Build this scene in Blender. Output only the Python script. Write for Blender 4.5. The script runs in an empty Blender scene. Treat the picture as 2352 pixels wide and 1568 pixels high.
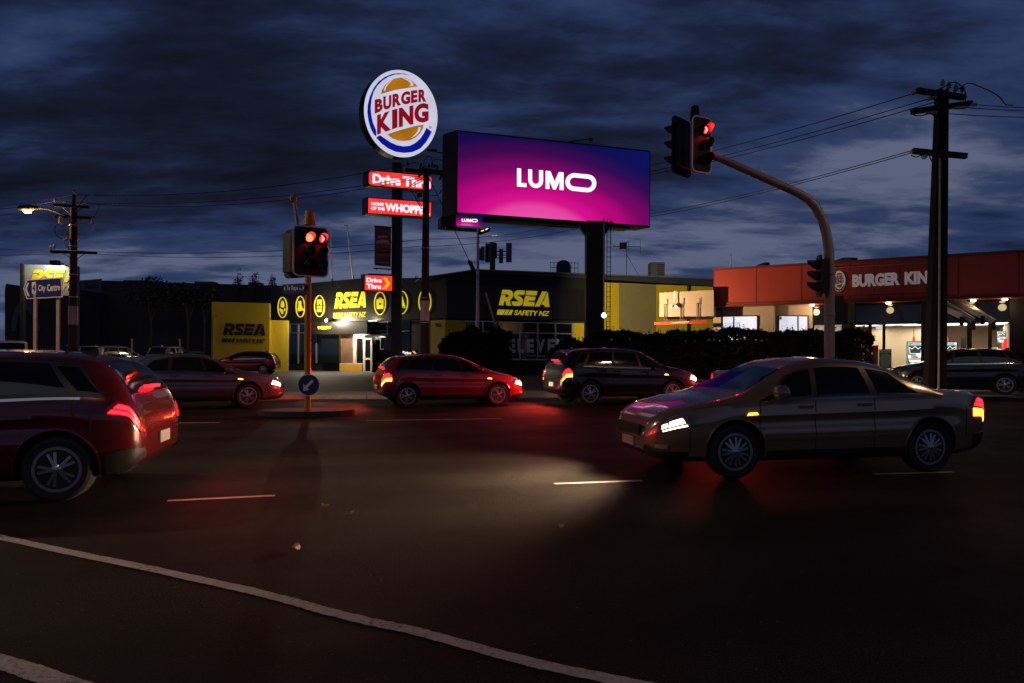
import bpy, bmesh, math, random
from mathutils import Vector, Matrix

random.seed(7)
R_ = math.radians
S = bpy.context.scene
COL = S.collection

# ------------------------------------------------------------------ camera
EYE = Vector((0, 0, 1.45))
FPX, CX, CY, HOR, ROLL = 1568.0, 1176.0, 784.0, 31.0, 0.0065
RM = Matrix.Rotation(R_(90), 3, 'X') @ Matrix.Rotation(ROLL, 3, 'Z')
cam_d = bpy.data.cameras.new('camera')
cam_d.sensor_width = 36.0
cam_d.lens = 24.0
cam_d.shift_y = HOR / 2352.0
cam_d.clip_start = 0.05
cam_d.clip_end = 4000
cam = bpy.data.objects.new('camera', cam_d)
cam.location = EYE
cam.rotation_euler = RM.to_euler()
COL.objects.link(cam)
S.camera = cam

# ------------------------------------------------------------------ exposure
S.view_settings.view_transform = 'Standard'
S.view_settings.look = 'None'
S.view_settings.exposure = 0.0
S.view_settings.gamma = 1.0
S.cycles.use_denoising = True
S.cycles.max_bounces = 6
S.cycles.sample_clamp_indirect = 4.0
S.cycles.caustics_reflective = False
S.cycles.caustics_refractive = False

# ------------------------------------------------------------------ dusk sky
def build_world():
    w = bpy.data.worlds.new('World')
    S.world = w
    w.use_nodes = True
    nt = w.node_tree
    nt.nodes.clear()
    N = nt.nodes.new
    L = nt.links.new
    out = N('ShaderNodeOutputWorld')
    bg = N('ShaderNodeBackground')
    L(bg.outputs[0], out.inputs[0])
    sky = N('ShaderNodeTexSky')
    sky.sky_type = 'NISHITA'
    sky.sun_disc = False
    sky.sun_elevation = R_(-3.0)
    sky.sun_rotation = R_(200)
    tc = N('ShaderNodeTexCoord')
    sep = N('ShaderNodeSeparateXYZ')
    L(tc.outputs['Generated'], sep.inputs[0])
    def m(op, a, b=None, clamp=False):
        n = N('ShaderNodeMath')
        n.operation = op
        n.use_clamp = clamp
        for i, x in enumerate((a, b)):
            if x is None:
                continue
            if isinstance(x, (int, float)):
                n.inputs[i].default_value = x
            else:
                L(x, n.inputs[i])
        return n.outputs[0]
    zz = m('MAXIMUM', sep.outputs[2], 0.0)
    den = m('ADD', zz, 0.16)
    px = m('DIVIDE', sep.outputs[0], den)
    py = m('DIVIDE', sep.outputs[1], den)
    comb = N('ShaderNodeCombineXYZ')
    L(px, comb.inputs[0]); L(py, comb.inputs[1])
    def noise(scale, detail, rough, dist, off):
        mp = N('ShaderNodeMapping')
        mp.inputs['Location'].default_value = off
        mp.inputs['Scale'].default_value = (0.60, 1.20, 1.0)
        mp.inputs['Rotation'].default_value = (0, 0, R_(-14))
        L(comb.outputs[0], mp.inputs[0])
        n = N('ShaderNodeTexNoise')
        n.inputs['Scale'].default_value = scale
        n.inputs['Detail'].default_value = detail
        n.inputs['Roughness'].default_value = rough
        n.inputs['Distortion'].default_value = dist
        L(mp.outputs[0], n.inputs[0])
        return n.outputs[0]
    n1 = noise(0.80, 9.0, 0.52, 0.20, (3.1, 1.7, 0))
    n2 = noise(2.3, 12.0, 0.60, 0.25, (7.7, 4.2, 0))
    n3 = noise(6.5, 10.0, 0.62, 0.15, (1.3, 9.2, 0))
    mix = m('ADD', m('MULTIPLY', m('SUBTRACT', n1, 0.03), 0.64), m('ADD', m('MULTIPLY', n2, 0.38), m('MULTIPLY', m('SUBTRACT', n3, 0.15), 0.16)))
    # heavier cloud overhead, thinner and paler towards the horizon
    lift = m('SUBTRACT', m('MULTIPLY', m('SUBTRACT', 0.36, zz), 0.26), 0.056)
    c = m('ADD', mix, lift)
    ramp = N('ShaderNodeValToRGB')
    e = ramp.color_ramp.elements
    e[0].position = 0.35; e[0].color = (0.0024, 0.0036, 0.0095, 1)
    e[1].position = 0.625; e[1].color = (0.098, 0.118, 0.200, 1)
    for p, col in ((0.41, (0.0046, 0.0076, 0.0205, 1)), (0.46, (0.0075, 0.0135, 0.040, 1)), (0.515, (0.0165, 0.032, 0.092, 1)), (0.562, (0.029, 0.047, 0.112, 1))):
        x = e.new(p); x.color = col
    L(c, ramp.inputs[0])
    # last of the daylight low on the horizon
    low = m('POWER', m('SUBTRACT', 1.0, m('MULTIPLY', zz, 4.5), True), 3.0)
    glow = N('ShaderNodeMix')
    glow.data_type = 'RGBA'
    L(m('MULTIPLY', low, 0.55), glow.inputs[0])
    L(ramp.outputs[0], glow.inputs[6])
    glow.inputs[7].default_value = (0.055, 0.082, 0.155, 1)
    add = N('ShaderNodeMix')
    add.data_type = 'RGBA'
    add.blend_type = 'ADD'
    add.inputs[0].default_value = 0.05
    L(glow.outputs[2], add.inputs[6])
    L(sky.outputs[0], add.inputs[7])
    L(add.outputs[2], bg.inputs[0])
    bg.inputs[1].default_value = 1.0
build_world()

sun_d = bpy.data.lights.new('sun', 'SUN')
sun_d.energy = 0.02
sun_d.angle = R_(20)
sun_d.color = (0.75, 0.83, 1.0)
sun = bpy.data.objects.new('sun', sun_d)
sun.rotation_euler = (R_(55), 0, R_(-20))
COL.objects.link(sun)

# ------------------------------------------------------------------ geometry helpers
def ray(u, v):
    d = RM @ Vector(((u - CX) / FPX, -(v - CY - HOR) / FPX, -1.0))
    return d
def P(u, v, Y):
    d = ray(u, v)
    return EYE + d * (Y / d.y)
def W(x0, y0, k):
    return lambda x, y: ((x0 + x / k) / 1.07058, (y0 + y / k) / 1.07058)
ID = lambda x, y: (x, y)

class Pl:
    """an upright plane: origin, heading of its horizontal axis"""
    def __init__(s, o, yaw):
        s.o = Vector(o); s.o.z = 0
        a = R_(yaw)
        s.e = Vector((math.cos(a), math.sin(a), 0))
        s.n = Vector((math.sin(a), -math.cos(a), 0))
    def st(s, u, v):
        d = ray(u, v)
        t = (s.o - EYE).dot(s.n) / d.dot(s.n)
        p = EYE + d * t - s.o
        return (p.dot(s.e), p.z)
    def pt(s, x, z, d=0.0):
        return s.o + s.e * x + s.n * d + Vector((0, 0, z))
    def off(s, d):
        q = Pl(s.o, 0); q.e = s.e; q.n = s.n; q.o = s.o + s.n * d
        return q

class MB:
    def __init__(s):
        s.v = []; s.f = []; s.mi = []
    def add(s, vs, fs, mi=0):
        b = len(s.v)
        s.v += [Vector(x) for x in vs]
        s.f += [tuple(b + i for i in f) for f in fs]
        s.mi += [mi] * len(fs)
        return s
    def box(s, c, size, ex=(1, 0, 0), ey=(0, 1, 0), ez=(0, 0, 1), mi=0, taper=1.0):
        c = Vector(c); ex = Vector(ex); ey = Vector(ey); ez = Vector(ez)
        a, b, d = size[0] / 2, size[1] / 2, size[2] / 2
        vs = []
        for k in (-1, 1):
            t = taper if k > 0 else 1.0
            for i, j in ((-1, -1), (1, -1), (1, 1), (-1, 1)):
                vs.append(c + ex * a * i * t + ey * b * j * t + ez * d * k)
        return s.add(vs, [(3, 2, 1, 0), (4, 5, 6, 7), (0, 1, 5, 4), (1, 2, 6, 5), (2, 3, 7, 6), (3, 0, 4, 7)], mi)
    def prism(s, front, vec, mi=0):
        n = len(front)
        vec = Vector(vec)
        vs = [Vector(p) for p in front] + [Vector(p) + vec for p in front]
        fs = [tuple(range(n)), tuple(range(2 * n - 1, n - 1, -1))]
        fs += [(i, n + i, n + (i + 1) % n, (i + 1) % n) for i in range(n)]
        return s.add(vs, fs, mi)
    def ring(s, outer, inner, vec, mi=0):
        n = len(outer); vec = Vector(vec)
        o = [Vector(p) for p in outer]; i_ = [Vector(p) for p in inner]
        vs = o + i_ + [p + vec for p in o] + [p + vec for p in i_]
        fs = []
        for k in range(n):
            q = (k + 1) % n
            fs += [(k, q, n + q, n + k), (2 * n + k, 3 * n + k, 3 * n + q, 2 * n + q), (k, 2 * n + k, 2 * n + q, q), (n + k, n + q, 3 * n + q, 3 * n + k)]
        return s.add(vs, fs, mi)
    def tube(s, pts, rad, n=8, mi=0, cap=True):
        pts = [Vector(p) for p in pts]
        m = len(pts)
        rr = rad if isinstance(rad, (list, tuple)) else [rad] * m
        vs = []
        prev = None
        for i, p in enumerate(pts):
            t = (pts[min(i + 1, m - 1)] - pts[max(i - 1, 0)])
            t = t.normalized() if t.length > 1e-9 else Vector((0, 0, 1))
            if prev is None:
                a = Vector((0, 0, 1)) if abs(t.z) < 0.9 else Vector((1, 0, 0))
                x = t.cross(a).normalized()
            else:
                x = (prev - t * prev.dot(t)).normalized()
            prev = x
            y = t.cross(x)
            for k in range(n):
                an = 2 * math.pi * k / n
                vs.append(p + (x * math.cos(an) + y * math.sin(an)) * rr[i])
        fs = []
        for i in range(m - 1):
            for k in range(n):
                q = (k + 1) % n
                fs.append((i * n + k, i * n + q, (i + 1) * n + q, (i + 1) * n + k))
        if cap:
            fs.append(tuple(range(n - 1, -1, -1)))
            fs.append(tuple((m - 1) * n + k for k in range(n)))
        return s.add(vs, fs, mi)
    def lathe(s, c, axis, prof, n=24, mi=0):
        """prof: (radius, distance along axis)"""
        c = Vector(c); t = Vector(axis).normalized()
        a = Vector((0, 0, 1)) if abs(t.z) < 0.9 else Vector((1, 0, 0))
        x = t.cross(a).normalized(); y = t.cross(x)
        vs = []
        for r, h in prof:
            for k in range(n):
                an = 2 * math.pi * k / n
                vs.append(c + t * h + (x * math.cos(an) + y * math.sin(an)) * max(r, 1e-4))
        fs = []
        for i in range(len(prof) - 1):
            for k in range(n):
                q = (k + 1) % n
                fs.append((i * n + k, i * n + q, (i + 1) * n + q, (i + 1) * n + k))
        fs.append(tuple(range(n - 1, -1, -1)))
        fs.append(tuple((len(prof) - 1) * n + k for k in range(n)))
        return s.add(vs, fs, mi)
    def mesh(s, name, mats, origin=(0, 0, 0), smooth=False):
        o = Vector(origin)
        me = bpy.data.meshes.new(name)
        me.from_pydata([tuple(p - o) for p in s.v], [], s.f)
        for x in (mats if isinstance(mats, (list, tuple)) else [mats]):
            me.materials.append(x)
        me.polygons.foreach_set('material_index', s.mi)
        if smooth:
            me.polygons.foreach_set('use_smooth', [True] * len(me.polygons))
        bm = bmesh.new(); bm.from_mesh(me)
        bmesh.ops.recalc_face_normals(bm, faces=bm.faces)
        bm.to_mesh(me); bm.free()
        if smooth and hasattr(me, 'set_sharp_from_angle'):
            me.set_sharp_from_angle(angle=R_(38))
        me.update()
        return me

def root_of(o):
    while o.parent:
        o = o.parent
    return o
def obj(name, mb, mats, parent=None, smooth=False, local=False):
    """link ONE mesh; world coordinates unless local (then relative to the thing's base)"""
    org = Vector((0, 0, 0))
    if parent is not None and not local:
        org = root_of(parent).location
    o = bpy.data.objects.new(name, mb.mesh(name, mats, org, smooth))
    COL.objects.link(o)
    if parent is not None:
        o.parent = parent
    return o
def islands(mb):
    """split a builder into its separate pieces"""
    par = list(range(len(mb.v)))
    def find(i):
        while par[i] != i:
            par[i] = par[par[i]]; i = par[i]
        return i
    for f in mb.f:
        a = find(f[0])
        for q in f[1:]:
            par[find(q)] = a
    out = {}
    for f, m_i in zip(mb.f, mb.mi):
        out.setdefault(find(f[0]), []).append((f, m_i))
    res = []
    for fs in out.values():
        ids = sorted({i for f, _ in fs for i in f}); mp = {i: k for k, i in enumerate(ids)}
        b = MB(); b.add([mb.v[i] for i in ids], [tuple(mp[i] for i in f) for f, _ in fs])
        b.mi = [m_i for _, m_i in fs]
        res.append(b)
    return res
def parts(name, mb, mats, parent, smooth=False):
    """every separate piece becomes a part of its own"""
    return [obj(name, b, mats, parent, smooth) for b in islands(mb)]
def tag(o, label=None, cat=None, group=None, kind=None):
    for k, x in (('label', label), ('category', cat), ('group', group), ('kind', kind)):
        if x:
            o[k] = x
    return o
def thing(name, label, cat, loc, rz=0.0, group=None):
    o = bpy.data.objects.new(name, None)
    o.empty_display_size = 0.3
    COL.objects.link(o)
    o.location = loc
    o.rotation_euler = (0, 0, rz)
    return tag(o, label, cat, group)
def single(name, mb, mats, label, cat, group=None, smooth=False, kind=None, base=None):
    """a thing that is one mesh, with its origin at its base"""
    if base is None:
        n = len(mb.v)
        base = Vector((sum(p.x for p in mb.v) / n, sum(p.y for p in mb.v) / n, min(p.z for p in mb.v)))
    o = bpy.data.objects.new(name, mb.mesh(name, mats, base, smooth))
    o.location = base
    COL.objects.link(o)
    return tag(o, label, cat, group, kind)
def lamp(name, kind, loc, energy, color, parent=None, **kw):
    d = bpy.data.lights.new(name, kind)
    d.energy = energy
    d.color = color
    aim = kw.pop('aim', None)
    for k, x in kw.items():
        setattr(d, k, x)
    o = bpy.data.objects.new(name, d)
    COL.objects.link(o)
    org = root_of(parent).location if parent else Vector((0, 0, 0))
    o.location = Vector(loc) - org
    if aim is not None:
        o.rotation_euler = (Vector(aim) - Vector(loc)).to_track_quat('-Z', 'Y').to_euler()
    if parent:
        o.parent = parent
    return o

# ------------------------------------------------------------------ materials
MATS = {}
def mat(name, col, rough=0.6, metal=0.0, var=0.25, scale=3.0, bump=0.0, bscale=40.0, coat=0.0, spec=0.5, stretch=None, joints=0):
    if name in MATS:
        return MATS[name]
    m = bpy.data.materials.new(name)
    m.use_nodes = True
    nt = m.node_tree
    b = nt.nodes['Principled BSDF']
    b.inputs['Roughness'].default_value = rough
    b.inputs['Metallic'].default_value = metal
    b.inputs['Coat Weight'].default_value = coat
    b.inputs['Specular IOR Level'].default_value = spec
    N = nt.nodes.new; L = nt.links.new
    tc = N('ShaderNodeTexCoord')
    mp = N('ShaderNodeMapping')
    if stretch:
        mp.inputs['Scale'].default_value = stretch
    L(tc.outputs['Object'], mp.inputs[0])
    n = N('ShaderNodeTexNoise')
    n.inputs['Scale'].default_value = scale
    n.inputs['Detail'].default_value = 6
    n.inputs['Roughness'].default_value = 0.6
    L(mp.outputs[0], n.inputs[0])
    r = N('ShaderNodeValToRGB')
    r.color_ramp.elements[0].position = 0.3
    r.color_ramp.elements[1].position = 0.7
    r.color_ramp.elements[0].color = tuple(c * (1 - var) for c in col) + (1,)
    r.color_ramp.elements[1].color = tuple(min(1, c * (1 + var)) for c in col) + (1,)
    L(n.outputs[0], r.inputs[0])
    L(r.outputs[0], b.inputs['Base Color'])
    if joints:                       # sheet joints across the length of the panel
        s = N('ShaderNodeSeparateXYZ'); L(tc.outputs['Generated'], s.inputs[0])
        k = N('ShaderNodeMath'); k.operation = 'MULTIPLY'; L(s.outputs[0], k.inputs[0]); k.inputs[1].default_value = joints
        fr_ = N('ShaderNodeMath'); fr_.operation = 'FRACT'; L(k.outputs[0], fr_.inputs[0])
        lt = N('ShaderNodeMath'); lt.operation = 'GREATER_THAN'; L(fr_.outputs[0], lt.inputs[0]); lt.inputs[1].default_value = .03
        mr_ = N('ShaderNodeMapRange'); L(lt.outputs[0], mr_.inputs[0]); mr_.inputs[3].default_value = .35; mr_.inputs[4].default_value = 1.0
        mj = N('ShaderNodeMix'); mj.data_type = 'RGBA'; mj.blend_type = 'MULTIPLY'; mj.inputs[0].default_value = 1
        L(r.outputs[0], mj.inputs[6]); L(mr_.outputs[0], mj.inputs[7]); L(mj.outputs[2], b.inputs['Base Color'])
        bj = N('ShaderNodeBump'); bj.inputs['Distance'].default_value = .02; L(lt.outputs[0], bj.inputs['Height']); L(bj.outputs[0], b.inputs['Normal'])
    if bump:
        n2 = N('ShaderNodeTexNoise')
        n2.inputs['Scale'].default_value = bscale
        n2.inputs['Detail'].default_value = 4
        L(tc.outputs['Object'], n2.inputs[0])
        bp = N('ShaderNodeBump')
        bp.inputs['Strength'].default_value = bump
        bp.inputs['Distance'].default_value = 0.02
        L(n2.outputs[0], bp.inputs['Height'])
        L(bp.outputs[0], b.inputs['Normal'])
    MATS[name] = m
    return m
def emis(name, col, strength, var=0.0, scale=2.0, base=(0.3, 0.3, 0.3)):
    if name in MATS:
        return MATS[name]
    m = bpy.data.materials.new(name)
    m.use_nodes = True
    nt = m.node_tree
    b = nt.nodes['Principled BSDF']
    b.inputs['Base Color'].default_value = tuple(base) + (1,)
    b.inputs['Roughness'].default_value = 0.35
    b.inputs['Emission Color'].default_value = tuple(col) + (1,)
    b.inputs['Emission Strength'].default_value = strength
    if var:
        N = nt.nodes.new; L = nt.links.new
        tc = N('ShaderNodeTexCoord')
        n = N('ShaderNodeTexNoise')
        n.inputs['Scale'].default_value = scale
        n.inputs['Detail'].default_value = 2
        L(tc.outputs['Object'], n.inputs[0])
        mr = N('ShaderNodeMapRange')
        mr.inputs[1].default_value = 0.3; mr.inputs[2].default_value = 0.7
        mr.inputs[3].default_value = strength * (1 - var); mr.inputs[4].default_value = strength * (1 + var)
        L(n.outputs[0], mr.inputs[0])
        L(mr.outputs[0], b.inputs['Emission Strength'])
    MATS[name] = m
    return m

# ------------------------------------------------------------------ lettering
def text_mesh(txt, bold=0.0, shear=0.0, depth=0.02):
    """the built-in font as a flat mesh, normalised to its bounding box"""
    cu = bpy.data.curves.new('lettering', 'FONT')
    cu.body = txt
    cu.offset = bold
    cu.shear = shear
    cu.resolution_u = 4
    o = bpy.data.objects.new('lettering', cu)
    COL.objects.link(o)
    dg = bpy.context.evaluated_depsgraph_get()
    me = bpy.data.meshes.new_from_object(o.evaluated_get(dg))
    vs = [v.co.copy() for v in me.vertices]
    fs = [tuple(p.vertices) for p in me.polygons]
    bpy.data.objects.remove(o); bpy.data.curves.remove(cu); bpy.data.meshes.remove(me)
    x0 = min(v.x for v in vs); x1 = max(v.x for v in vs)
    y0 = min(v.y for v in vs); y1 = max(v.y for v in vs)
    return [((v.x - x0) / (x1 - x0), (v.y - y0) / max(1e-6, y1 - y0)) for v in vs], fs
TCACHE = {}
def word(mb, pl, txt, quad, conv=ID, bold=0.02, shear=0.0, d=0.01, th=0.02, mi=0, pad=1.0):
    """letter a word into a pixel quad TL,TR,BR,BL on plane pl, standing th proud of d"""
    key = (txt, bold, shear)
    if key not in TCACHE:
        TCACHE[key] = text_mesh(txt, bold, shear)
    uv, fs = TCACHE[key]
    TL, TR, BR, BL = [Vector(pl.st(*conv(*q))) for q in quad]
    vs = []
    for x, y in uv:
        p = BL.lerp(BR, x).lerp(TL.lerp(TR, x), y)
        vs.append(pl.pt(p.x, p.y, d + th))
    n = len(vs)
    # rim: boundary edges drop back to the surface
    cnt = {}
    for f in fs:
        for i in range(len(f)):
            a, b = f[i], f[(i + 1) % len(f)]
            k = (min(a, b), max(a, b))
            cnt[k] = cnt.get(k, 0) + 1
    back = [v - pl.n * th for v in vs]
    rim = [(a, b, n + b, n + a) for (a, b), c in cnt.items() if c == 1]
    mb.add(vs + back, list(fs) + rim, mi)
    return mb
def poly(mb, pl, pts, conv=ID, d=0.01, th=0.02, mi=0):
    ps = [pl.pt(*pl.st(*conv(*q)), d + th) for q in pts]
    return mb.prism(ps, pl.n * -th, mi)
def pring(mb, pl, c, rx, ry, w, conv=ID, d=0.01, th=0.02, n=40, mi=0, sk=0.0):
    o = []; i_ = []
    for k in range(n):
        a = 2 * math.pi * k / n
        for lst, q in ((o, 0), (i_, w)):
            x = (rx - q) * math.cos(a); y = -(ry - q) * math.sin(a) + sk * math.cos(a)
            lst.append(pl.pt(*pl.st(*conv(c[0] + x, c[1] + y)), d + th))
    return mb.ring(o, i_, pl.n * -th, mi)
def aff(src, dst):
    """affine map taking three points to three points"""
    M = Matrix(((src[0][0], src[0][1], 1), (src[1][0], src[1][1], 1), (src[2][0], src[2][1], 1))).inverted()
    ax = M @ Vector([d[0] for d in dst]); ay = M @ Vector([d[1] for d in dst])
    return lambda x, y: (ax[0] * x + ax[1] * y + ax[2], ay[0] * x + ay[1] * y + ay[2])
def arc(c, r, a0, a1, n):
    return [(c[0] + r * math.cos(R_(a0 + (a1 - a0) * i / n)), c[1] + r * math.sin(R_(a0 + (a1 - a0) * i / n))) for i in range(n + 1)]
def rrect(x0, z0, x1, z1, r, n=5):
    pts = []
    for cx, cz, a in ((x1 - r, z1 - r, 0), (x0 + r, z1 - r, 90), (x0 + r, z0 + r, 180), (x1 - r, z0 + r, 270)):
        pts += arc((cx, cz), r, a, a + 90, n)
    return pts

RSEA = [
 [(470,178),(680,182),(760,205),(815,260),(832,340),(822,410),(790,470),(750,515),(712,540),(765,715),(610,710),(565,555),(525,552),(498,705),(345,698),(425,352),(572,358),(556,430),(630,432),(670,410),(684,370),(672,345),(640,332),(430,325)],
 [(980,193),(1232,208),(1200,350),(1010,342),(998,355),(1000,385),(1060,405),(1120,445),(1155,500),(1164,560),(1150,630),(1110,690),(1045,722),(825,715),(775,568),(985,578),(1005,560),(1003,540),(930,500),(880,440),(856,380),(862,300),(900,230)],
 [(1283,208),(1650,225),(1618,370),(1255,352)],
 [(1245,380),(1382,390),(1388,410),(1588,415),(1562,542),(1355,538),(1340,583),(1565,597),(1532,737),(1160,722)],
 [(1818,232),(1975,240),(1720,745),(1565,740)],
 [(2003,262),(2060,762),(1905,755),(1893,685),(1785,677),(1845,555),(1888,556),(1893,470)],
]
BARS = [
 [(310,845),(572,850),(495,1022),(280,1015)],
 [(605,852),(697,856),(620,1026),(527,1022)],
 [(740,857),(835,860),(760,1028),(655,1024)],
]
def rsea_logo(pl, conv, dst, d, th=0.03):
    """the four slanted capitals, the three bars and the line of small capitals below"""
    f = aff([(345,698),(2060,762),(470,178)], dst)
    g = lambda x, y: conv(*f(x, y))
    a = MB()
    for p in RSEA:
        poly(a, pl, p, g, d, th)
    b = MB()
    for p in BARS:
        poly(b, pl, p, g, d, th)
    word(b, pl, 'SAFETY NZ', [(900,862),(2065,903),(2025,1068),(862,1035)], g, 0.02, 0.0, d, th)
    return a, b

# ------------------------------------------------------------------ shared materials
M_asphalt = None
def asphalt():
    m = bpy.data.materials.new('asphalt')
    m.use_nodes = True
    nt = m.node_tree; N = nt.nodes.new; L = nt.links.new
    b = nt.nodes['Principled BSDF']
    tc = N('ShaderNodeTexCoord')
    def nz(scale, detail, rough=0.6):
        n = N('ShaderNodeTexNoise'); n.inputs['Scale'].default_value = scale
        n.inputs['Detail'].default_value = detail; n.inputs['Roughness'].default_value = rough
        L(tc.outputs['Object'], n.inputs[0]); return n.outputs[0]
    def ramp(src, p0, c0, p1, c1):
        r = N('ShaderNodeValToRGB'); r.color_ramp.elements[0].position = p0; r.color_ramp.elements[1].position = p1
        r.color_ramp.elements[0].color = tuple(c0) + (1,); r.color_ramp.elements[1].color = tuple(c1) + (1,)
        L(src, r.inputs[0]); return r.outputs[0]
    grain = ramp(nz(95, 3), 0.46, (0.0008, 0.0007, 0.0007), 0.62, (0.022, 0.0205, 0.0195))
    wear = ramp(nz(0.30, 7, .65), 0.38, (0.40, 0.40, 0.40), 0.64, (1.5, 1.46, 1.42))
    mx = N('ShaderNodeMix'); mx.data_type = 'RGBA'; mx.blend_type = 'MULTIPLY'; mx.inputs[0].default_value = 1
    # wheel tracks worn smoother and paler along the lanes
    mp = N('ShaderNodeMapping'); mp.vector_type = 'TEXTURE'; mp.inputs['Rotation'].default_value = (0, 0, R_(12)); L(tc.outputs['Object'], mp.inputs[0])
    wv = N('ShaderNodeTexWave'); wv.bands_direction = 'Y'; wv.inputs['Scale'].default_value = 0.18; wv.inputs['Distortion'].default_value = 1.2; wv.inputs['Detail'].default_value = 3; wv.inputs['Detail Scale'].default_value = .6
    L(mp.outputs[0], wv.inputs[0])
    trk = ramp(wv.outputs['Fac'], 0.25, (0.62, 0.62, 0.62), 0.8, (1.45, 1.42, 1.38))
    m0 = N('ShaderNodeMix'); m0.data_type = 'RGBA'; m0.blend_type = 'MULTIPLY'; m0.inputs[0].default_value = 1
    L(grain, m0.inputs[6]); L(trk, m0.inputs[7])
    L(m0.outputs[2], mx.inputs[6]); L(wear, mx.inputs[7])
    # scattered pale stone chips
    v = N('ShaderNodeTexVoronoi'); v.inputs['Scale'].default_value = 34
    L(tc.outputs['Object'], v.inputs[0])
    chip = ramp(v.outputs['Distance'], 0.05, (1, 1, 1), 0.13, (0, 0, 0))
    gate = ramp(nz(17, 3), 0.53, (0, 0, 0), 0.62, (1, 1, 1))
    g2 = N('ShaderNodeMix'); g2.data_type = 'RGBA'; g2.blend_type = 'MULTIPLY'; g2.inputs[0].default_value = 1
    L(chip, g2.inputs[6]); L(gate, g2.inputs[7])
    fin = N('ShaderNodeMix'); fin.data_type = 'RGBA'
    L(g2.outputs[2], fin.inputs[0]); L(mx.outputs[2], fin.inputs[6])
    fin.inputs[7].default_value = (0.34, 0.29, 0.26, 1)
    L(fin.outputs[2], b.inputs['Base Color'])
    rr = ramp(nz(0.6, 4), 0.3, (0.55, 0.55, 0.55), 0.7, (0.80, 0.80, 0.80))
    L(rr, b.inputs['Roughness'])
    b.inputs['Specular IOR Level'].default_value = 0.10
    bp = N('ShaderNodeBump'); bp.inputs['Strength'].default_value = 0.9; bp.inputs['Distance'].default_value = 0.012
    L(nz(70, 5, 0.7), bp.inputs['Height'])
    L(bp.outputs[0], b.inputs['Normal'])
    return m
M_asphalt = asphalt()
def road_paint():
    m = mat('road_paint', (0.36, 0.33, 0.325), 0.7, 0, 0.18, 9, 0.5, 60)
    nt = m.node_tree; N = nt.nodes.new; L = nt.links.new
    b = nt.nodes['Principled BSDF']
    src = b.inputs['Base Color'].links[0].from_socket
    tc = N('ShaderNodeTexCoord')
    n = N('ShaderNodeTexNoise'); n.inputs['Scale'].default_value = 38; n.inputs['Detail'].default_value = 8; n.inputs['Roughness'].default_value = 0.75
    L(tc.outputs['Object'], n.inputs[0])
    r = N('ShaderNodeValToRGB'); r.color_ramp.elements[0].position = 0.50; r.color_ramp.elements[1].position = 0.60
    L(n.outputs[0], r.inputs[0])
    n3 = N('ShaderNodeTexNoise'); n3.inputs['Scale'].default_value = 2.2; n3.inputs['Detail'].default_value = 4
    L(tc.outputs['Object'], n3.inputs[0])
    r3 = N('ShaderNodeValToRGB'); r3.color_ramp.elements[0].position = 0.38; r3.color_ramp.elements[1].position = 0.62
    L(n3.outputs[0], r3.inputs[0])
    mm = N('ShaderNodeMath'); mm.operation = 'MULTIPLY'
    L(r.outputs[0], mm.inputs[0]); L(r3.outputs[0], mm.inputs[1])
    mx = N('ShaderNodeMix'); mx.data_type = 'RGBA'
    L(mm.outputs[0], mx.inputs[0]); L(src, mx.inputs[6]); mx.inputs[7].default_value = (0.05, 0.045, 0.04, 1)
    L(mx.outputs[2], b.inputs['Base Color'])
    return m
M_paint = road_paint()
M_black = mat('black_plastic', (0.012, 0.011, 0.011), 0.45)
M_matblack = mat('matt_black', (0.010, 0.009, 0.009), 0.7)
M_steel = mat('galvanised_steel', (0.42, 0.41, 0.40), 0.42, 0.5, 0.2, 6)
M_dsteel = mat('dark_steel', (0.035, 0.031, 0.030), 0.5, 0.2, 0.25, 4)
M_alu = mat('aluminium_frame', (0.50, 0.50, 0.50), 0.35, 0.7, 0.08)
M_concrete = mat('concrete', (0.30, 0.28, 0.26), 0.85, 0, 0.25, 4, 0.3, 30)
M_timber = mat('weathered_timber', (0.030, 0.021, 0.016), 0.85, 0, 0.4, 5, 0.5, 30, stretch=(6, 6, 0.4))
M_cable = mat('cable_black', (0.008, 0.008, 0.009), 0.7)
M_porcelain = mat('porcelain', (0.45, 0.38, 0.32), 0.25)
M_leaf = mat('hedge_leaf', (0.011, 0.015, 0.007), 0.9, 0, 0.6, 1.1, spec=0.05)
M_leafd = mat('dark_leaf', (0.010, 0.015, 0.008), 0.6, 0, 0.5, 1.2)
M_bark = mat('bark', (0.05, 0.037, 0.027), 0.9, 0, 0.3, 8)
M_glassd = mat('dark_window_glass', (0.006, 0.007, 0.008), 0.06, 0, 0.1, 2, spec=0.8)
M_tyre = mat('tyre_rubber', (0.012, 0.012, 0.012), 0.85, 0, 0.2, 20)
M_rim = mat('alloy_rim', (0.50, 0.50, 0.51), 0.28, 0.9, 0.06)
M_chrome = mat('chrome', (0.6, 0.6, 0.62), 0.12, 1.0, 0.03)
M_plate = mat('number_plate', (0.30, 0.30, 0.29), 0.5, 0, 0.05)
E_tail = emis('tail_lamp_lit', (1.0, 0.004, 0.008), 14.0, base=(0.3, 0, 0))
E_taild = emis('tail_lamp_dim', (1.0, 0.02, 0.02), 0.03, base=(0.25, 0.01, 0.01))
E_amber = emis('indicator_lit', (1.0, 0.26, 0.02), 7.0, base=(0.4, 0.15, 0.02))
E_head = emis('headlamp_lit', (1.0, 0.94, 0.86), 9.0)
E_headw = emis('headlamp_warm', (1.0, 0.80, 0.52), 7.0)
M_headoff = mat('headlamp_unlit', (0.35, 0.36, 0.38), 0.1, 0.4, 0.05)
M_amberoff = mat('indicator_unlit', (0.35, 0.10, 0.01), 0.2)

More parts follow.
